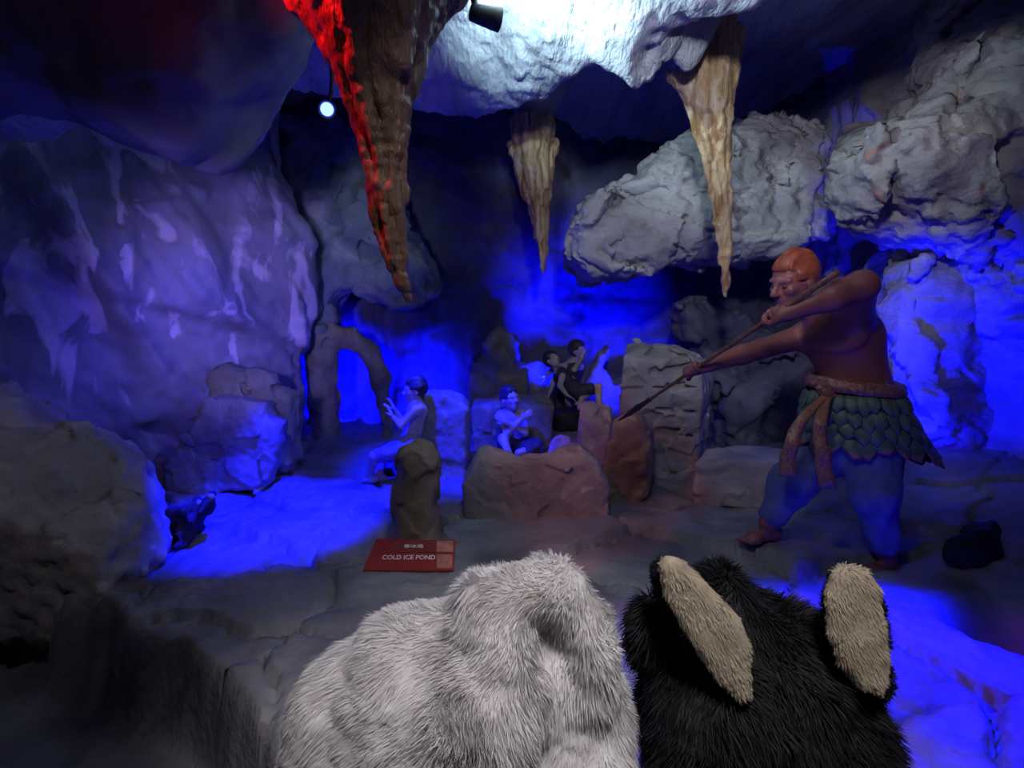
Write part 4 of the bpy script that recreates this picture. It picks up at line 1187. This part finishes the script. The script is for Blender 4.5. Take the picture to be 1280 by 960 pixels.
V, Q = S.extract(); V = V + vnormals(V, Q) * (.008 * fbm(V, 16, 3, 3))[:, None]
mesh_np('body', V, Q, M['fur_white'], white)
zc_ = W(600, 1010)[2]; top = W(690, 815, -.05)
fur('fur', V, Q, M['fur_white'], white, 110000, .024, .0015, lambda p, N: np.stack([(p[:, 0] - top[0]) * 3.0, 0 * p[:, 0] - .15, -.55 + 0 * p[:, 0]], 1) + .0, lambda c: ((c[:, 2] > zc_) & (c[:, 1] < YW + .22)) + .0, 3, .95, 13, .45)

YK = .90
def K(px, py, dy=0.0): return at(px, py, YK + dy)
def rk(px): return msize(px, YK)


black = empty('fur_costume', [K(960, 900)[0], YK + .06, WALK], 'black fur costume head with tall cream-lined ears, close to the lens at bottom right', 'fur costume')
lo = np.array([K(745, 900)[0], YK - .2, WALK]); hi = np.array([K(1150, 900)[0], YK + .42, K(900, 640)[2]])
S = Sculpt(lo, hi, .009)
S.ell(K(950, 900, .10), (rk(150), .16, rk(190)), k=.05).ell(K(890, 905, .05), (rk(98), .12, rk(150)), k=.06).ell(K(1040, 940, .08), (rk(70), .12, rk(110)), k=.06)
S.ell(K(900, 775, .13), (rk(50), .09, rk(85)), k=.06).ell(K(808, 785, .06), (rk(22), .04, rk(50)), k=.06)
c0 = K(950, 960, .14); S.cap(c0, [c0[0], c0[1], WALK + .1], .17, .22, .08)
V, Q = S.extract(); mesh_np('body', V, Q, M['fur_black'], black)
zc_ = K(950, 1010)[2]
fur('fur', V, Q, M['fur_black'], black, 36000, .040, .0024, lambda p, N: np.stack([(p[:, 0] - K(950, 800)[0]) * 2, 0 * p[:, 0] - .1, -.5 + 0 * p[:, 0]], 1), lambda c: ((c[:, 2] > zc_) & (c[:, 1] < YK + .28)) + .0, 5, .6, 18, .5)
ears = (([(820, 704), (832, 690), (852, 696), (893, 735), (928, 772), (940, 805), (942, 872), (925, 880), (893, 850), (860, 800), (828, 745)], .0, 'L'),
        ([(1030, 740), (1040, 712), (1058, 702), (1082, 708), (1100, 730), (1108, 790), (1112, 850), (1100, 872), (1070, 860), (1045, 830), (1032, 790)], .03, 'R'))
for oi, (ol, dy, _) in enumerate(ears):
    cx = sum(p[0] for p in ol) / len(ol); cy = sum(p[1] for p in ol) / len(ol)
    P_ = np.array([K(*p, dy - .06) for p in ol]); lo, hi = box_of(P_, .05); lo[1] -= .05; hi[1] += .08
    S = Sculpt(lo, hi, .005)
    outer = [(cx + (x - cx) * 1.04 - 6 * (oi == 0), cy + (y - cy) * 1.0 + 8) for x, y in ol]
    S.prism(outer, YK + dy - .025, .045, .03)
    V, Q = S.extract(); ear = mesh_np('ear', V, Q, M['fur_black'], black)
    fur('fur', V, Q, M['fur_black'], ear, 7000, .014, .002, lambda p, N: np.stack([0 * p[:, 0] - .3, 0 * p[:, 0], 0 * p[:, 0] + .5], 1), lambda c: np.ones(len(c)), 7 + oi, .5, 25, .5)
    S = Sculpt(lo, hi, .005)
    S.prism([(cx + (x - cx) * .98, cy + (y - cy) * .98) for x, y in ol], YK + dy - .062, .03, .025)
    V, Q = S.extract(); inn = mesh_np('ear_lining', V, Q, M['fur_cream'], ear); inn['label'] = 'cream ear lining'
    fur('fur', V, Q, M['fur_cream'], inn, 9000, .011, .0016, lambda p, N: np.stack([0 * p[:, 0] + .45, 0 * p[:, 0], 0 * p[:, 0] - .6], 1), lambda c: np.ones(len(c)), 17 + oi, .35, 30, .35)
w = bpy.data.worlds.new('world'); SC.world = w; w.use_nodes = True
w.node_tree.nodes['Background'].inputs[0].default_value = (.5, .45, .8, 1)
w.node_tree.nodes['Background'].inputs[1].default_value = .006
SC.view_settings.view_transform = 'Standard'; SC.view_settings.look = 'None'
SC.view_settings.exposure = 0; SC.view_settings.gamma = 1; SC.view_settings.use_curve_mapping = False
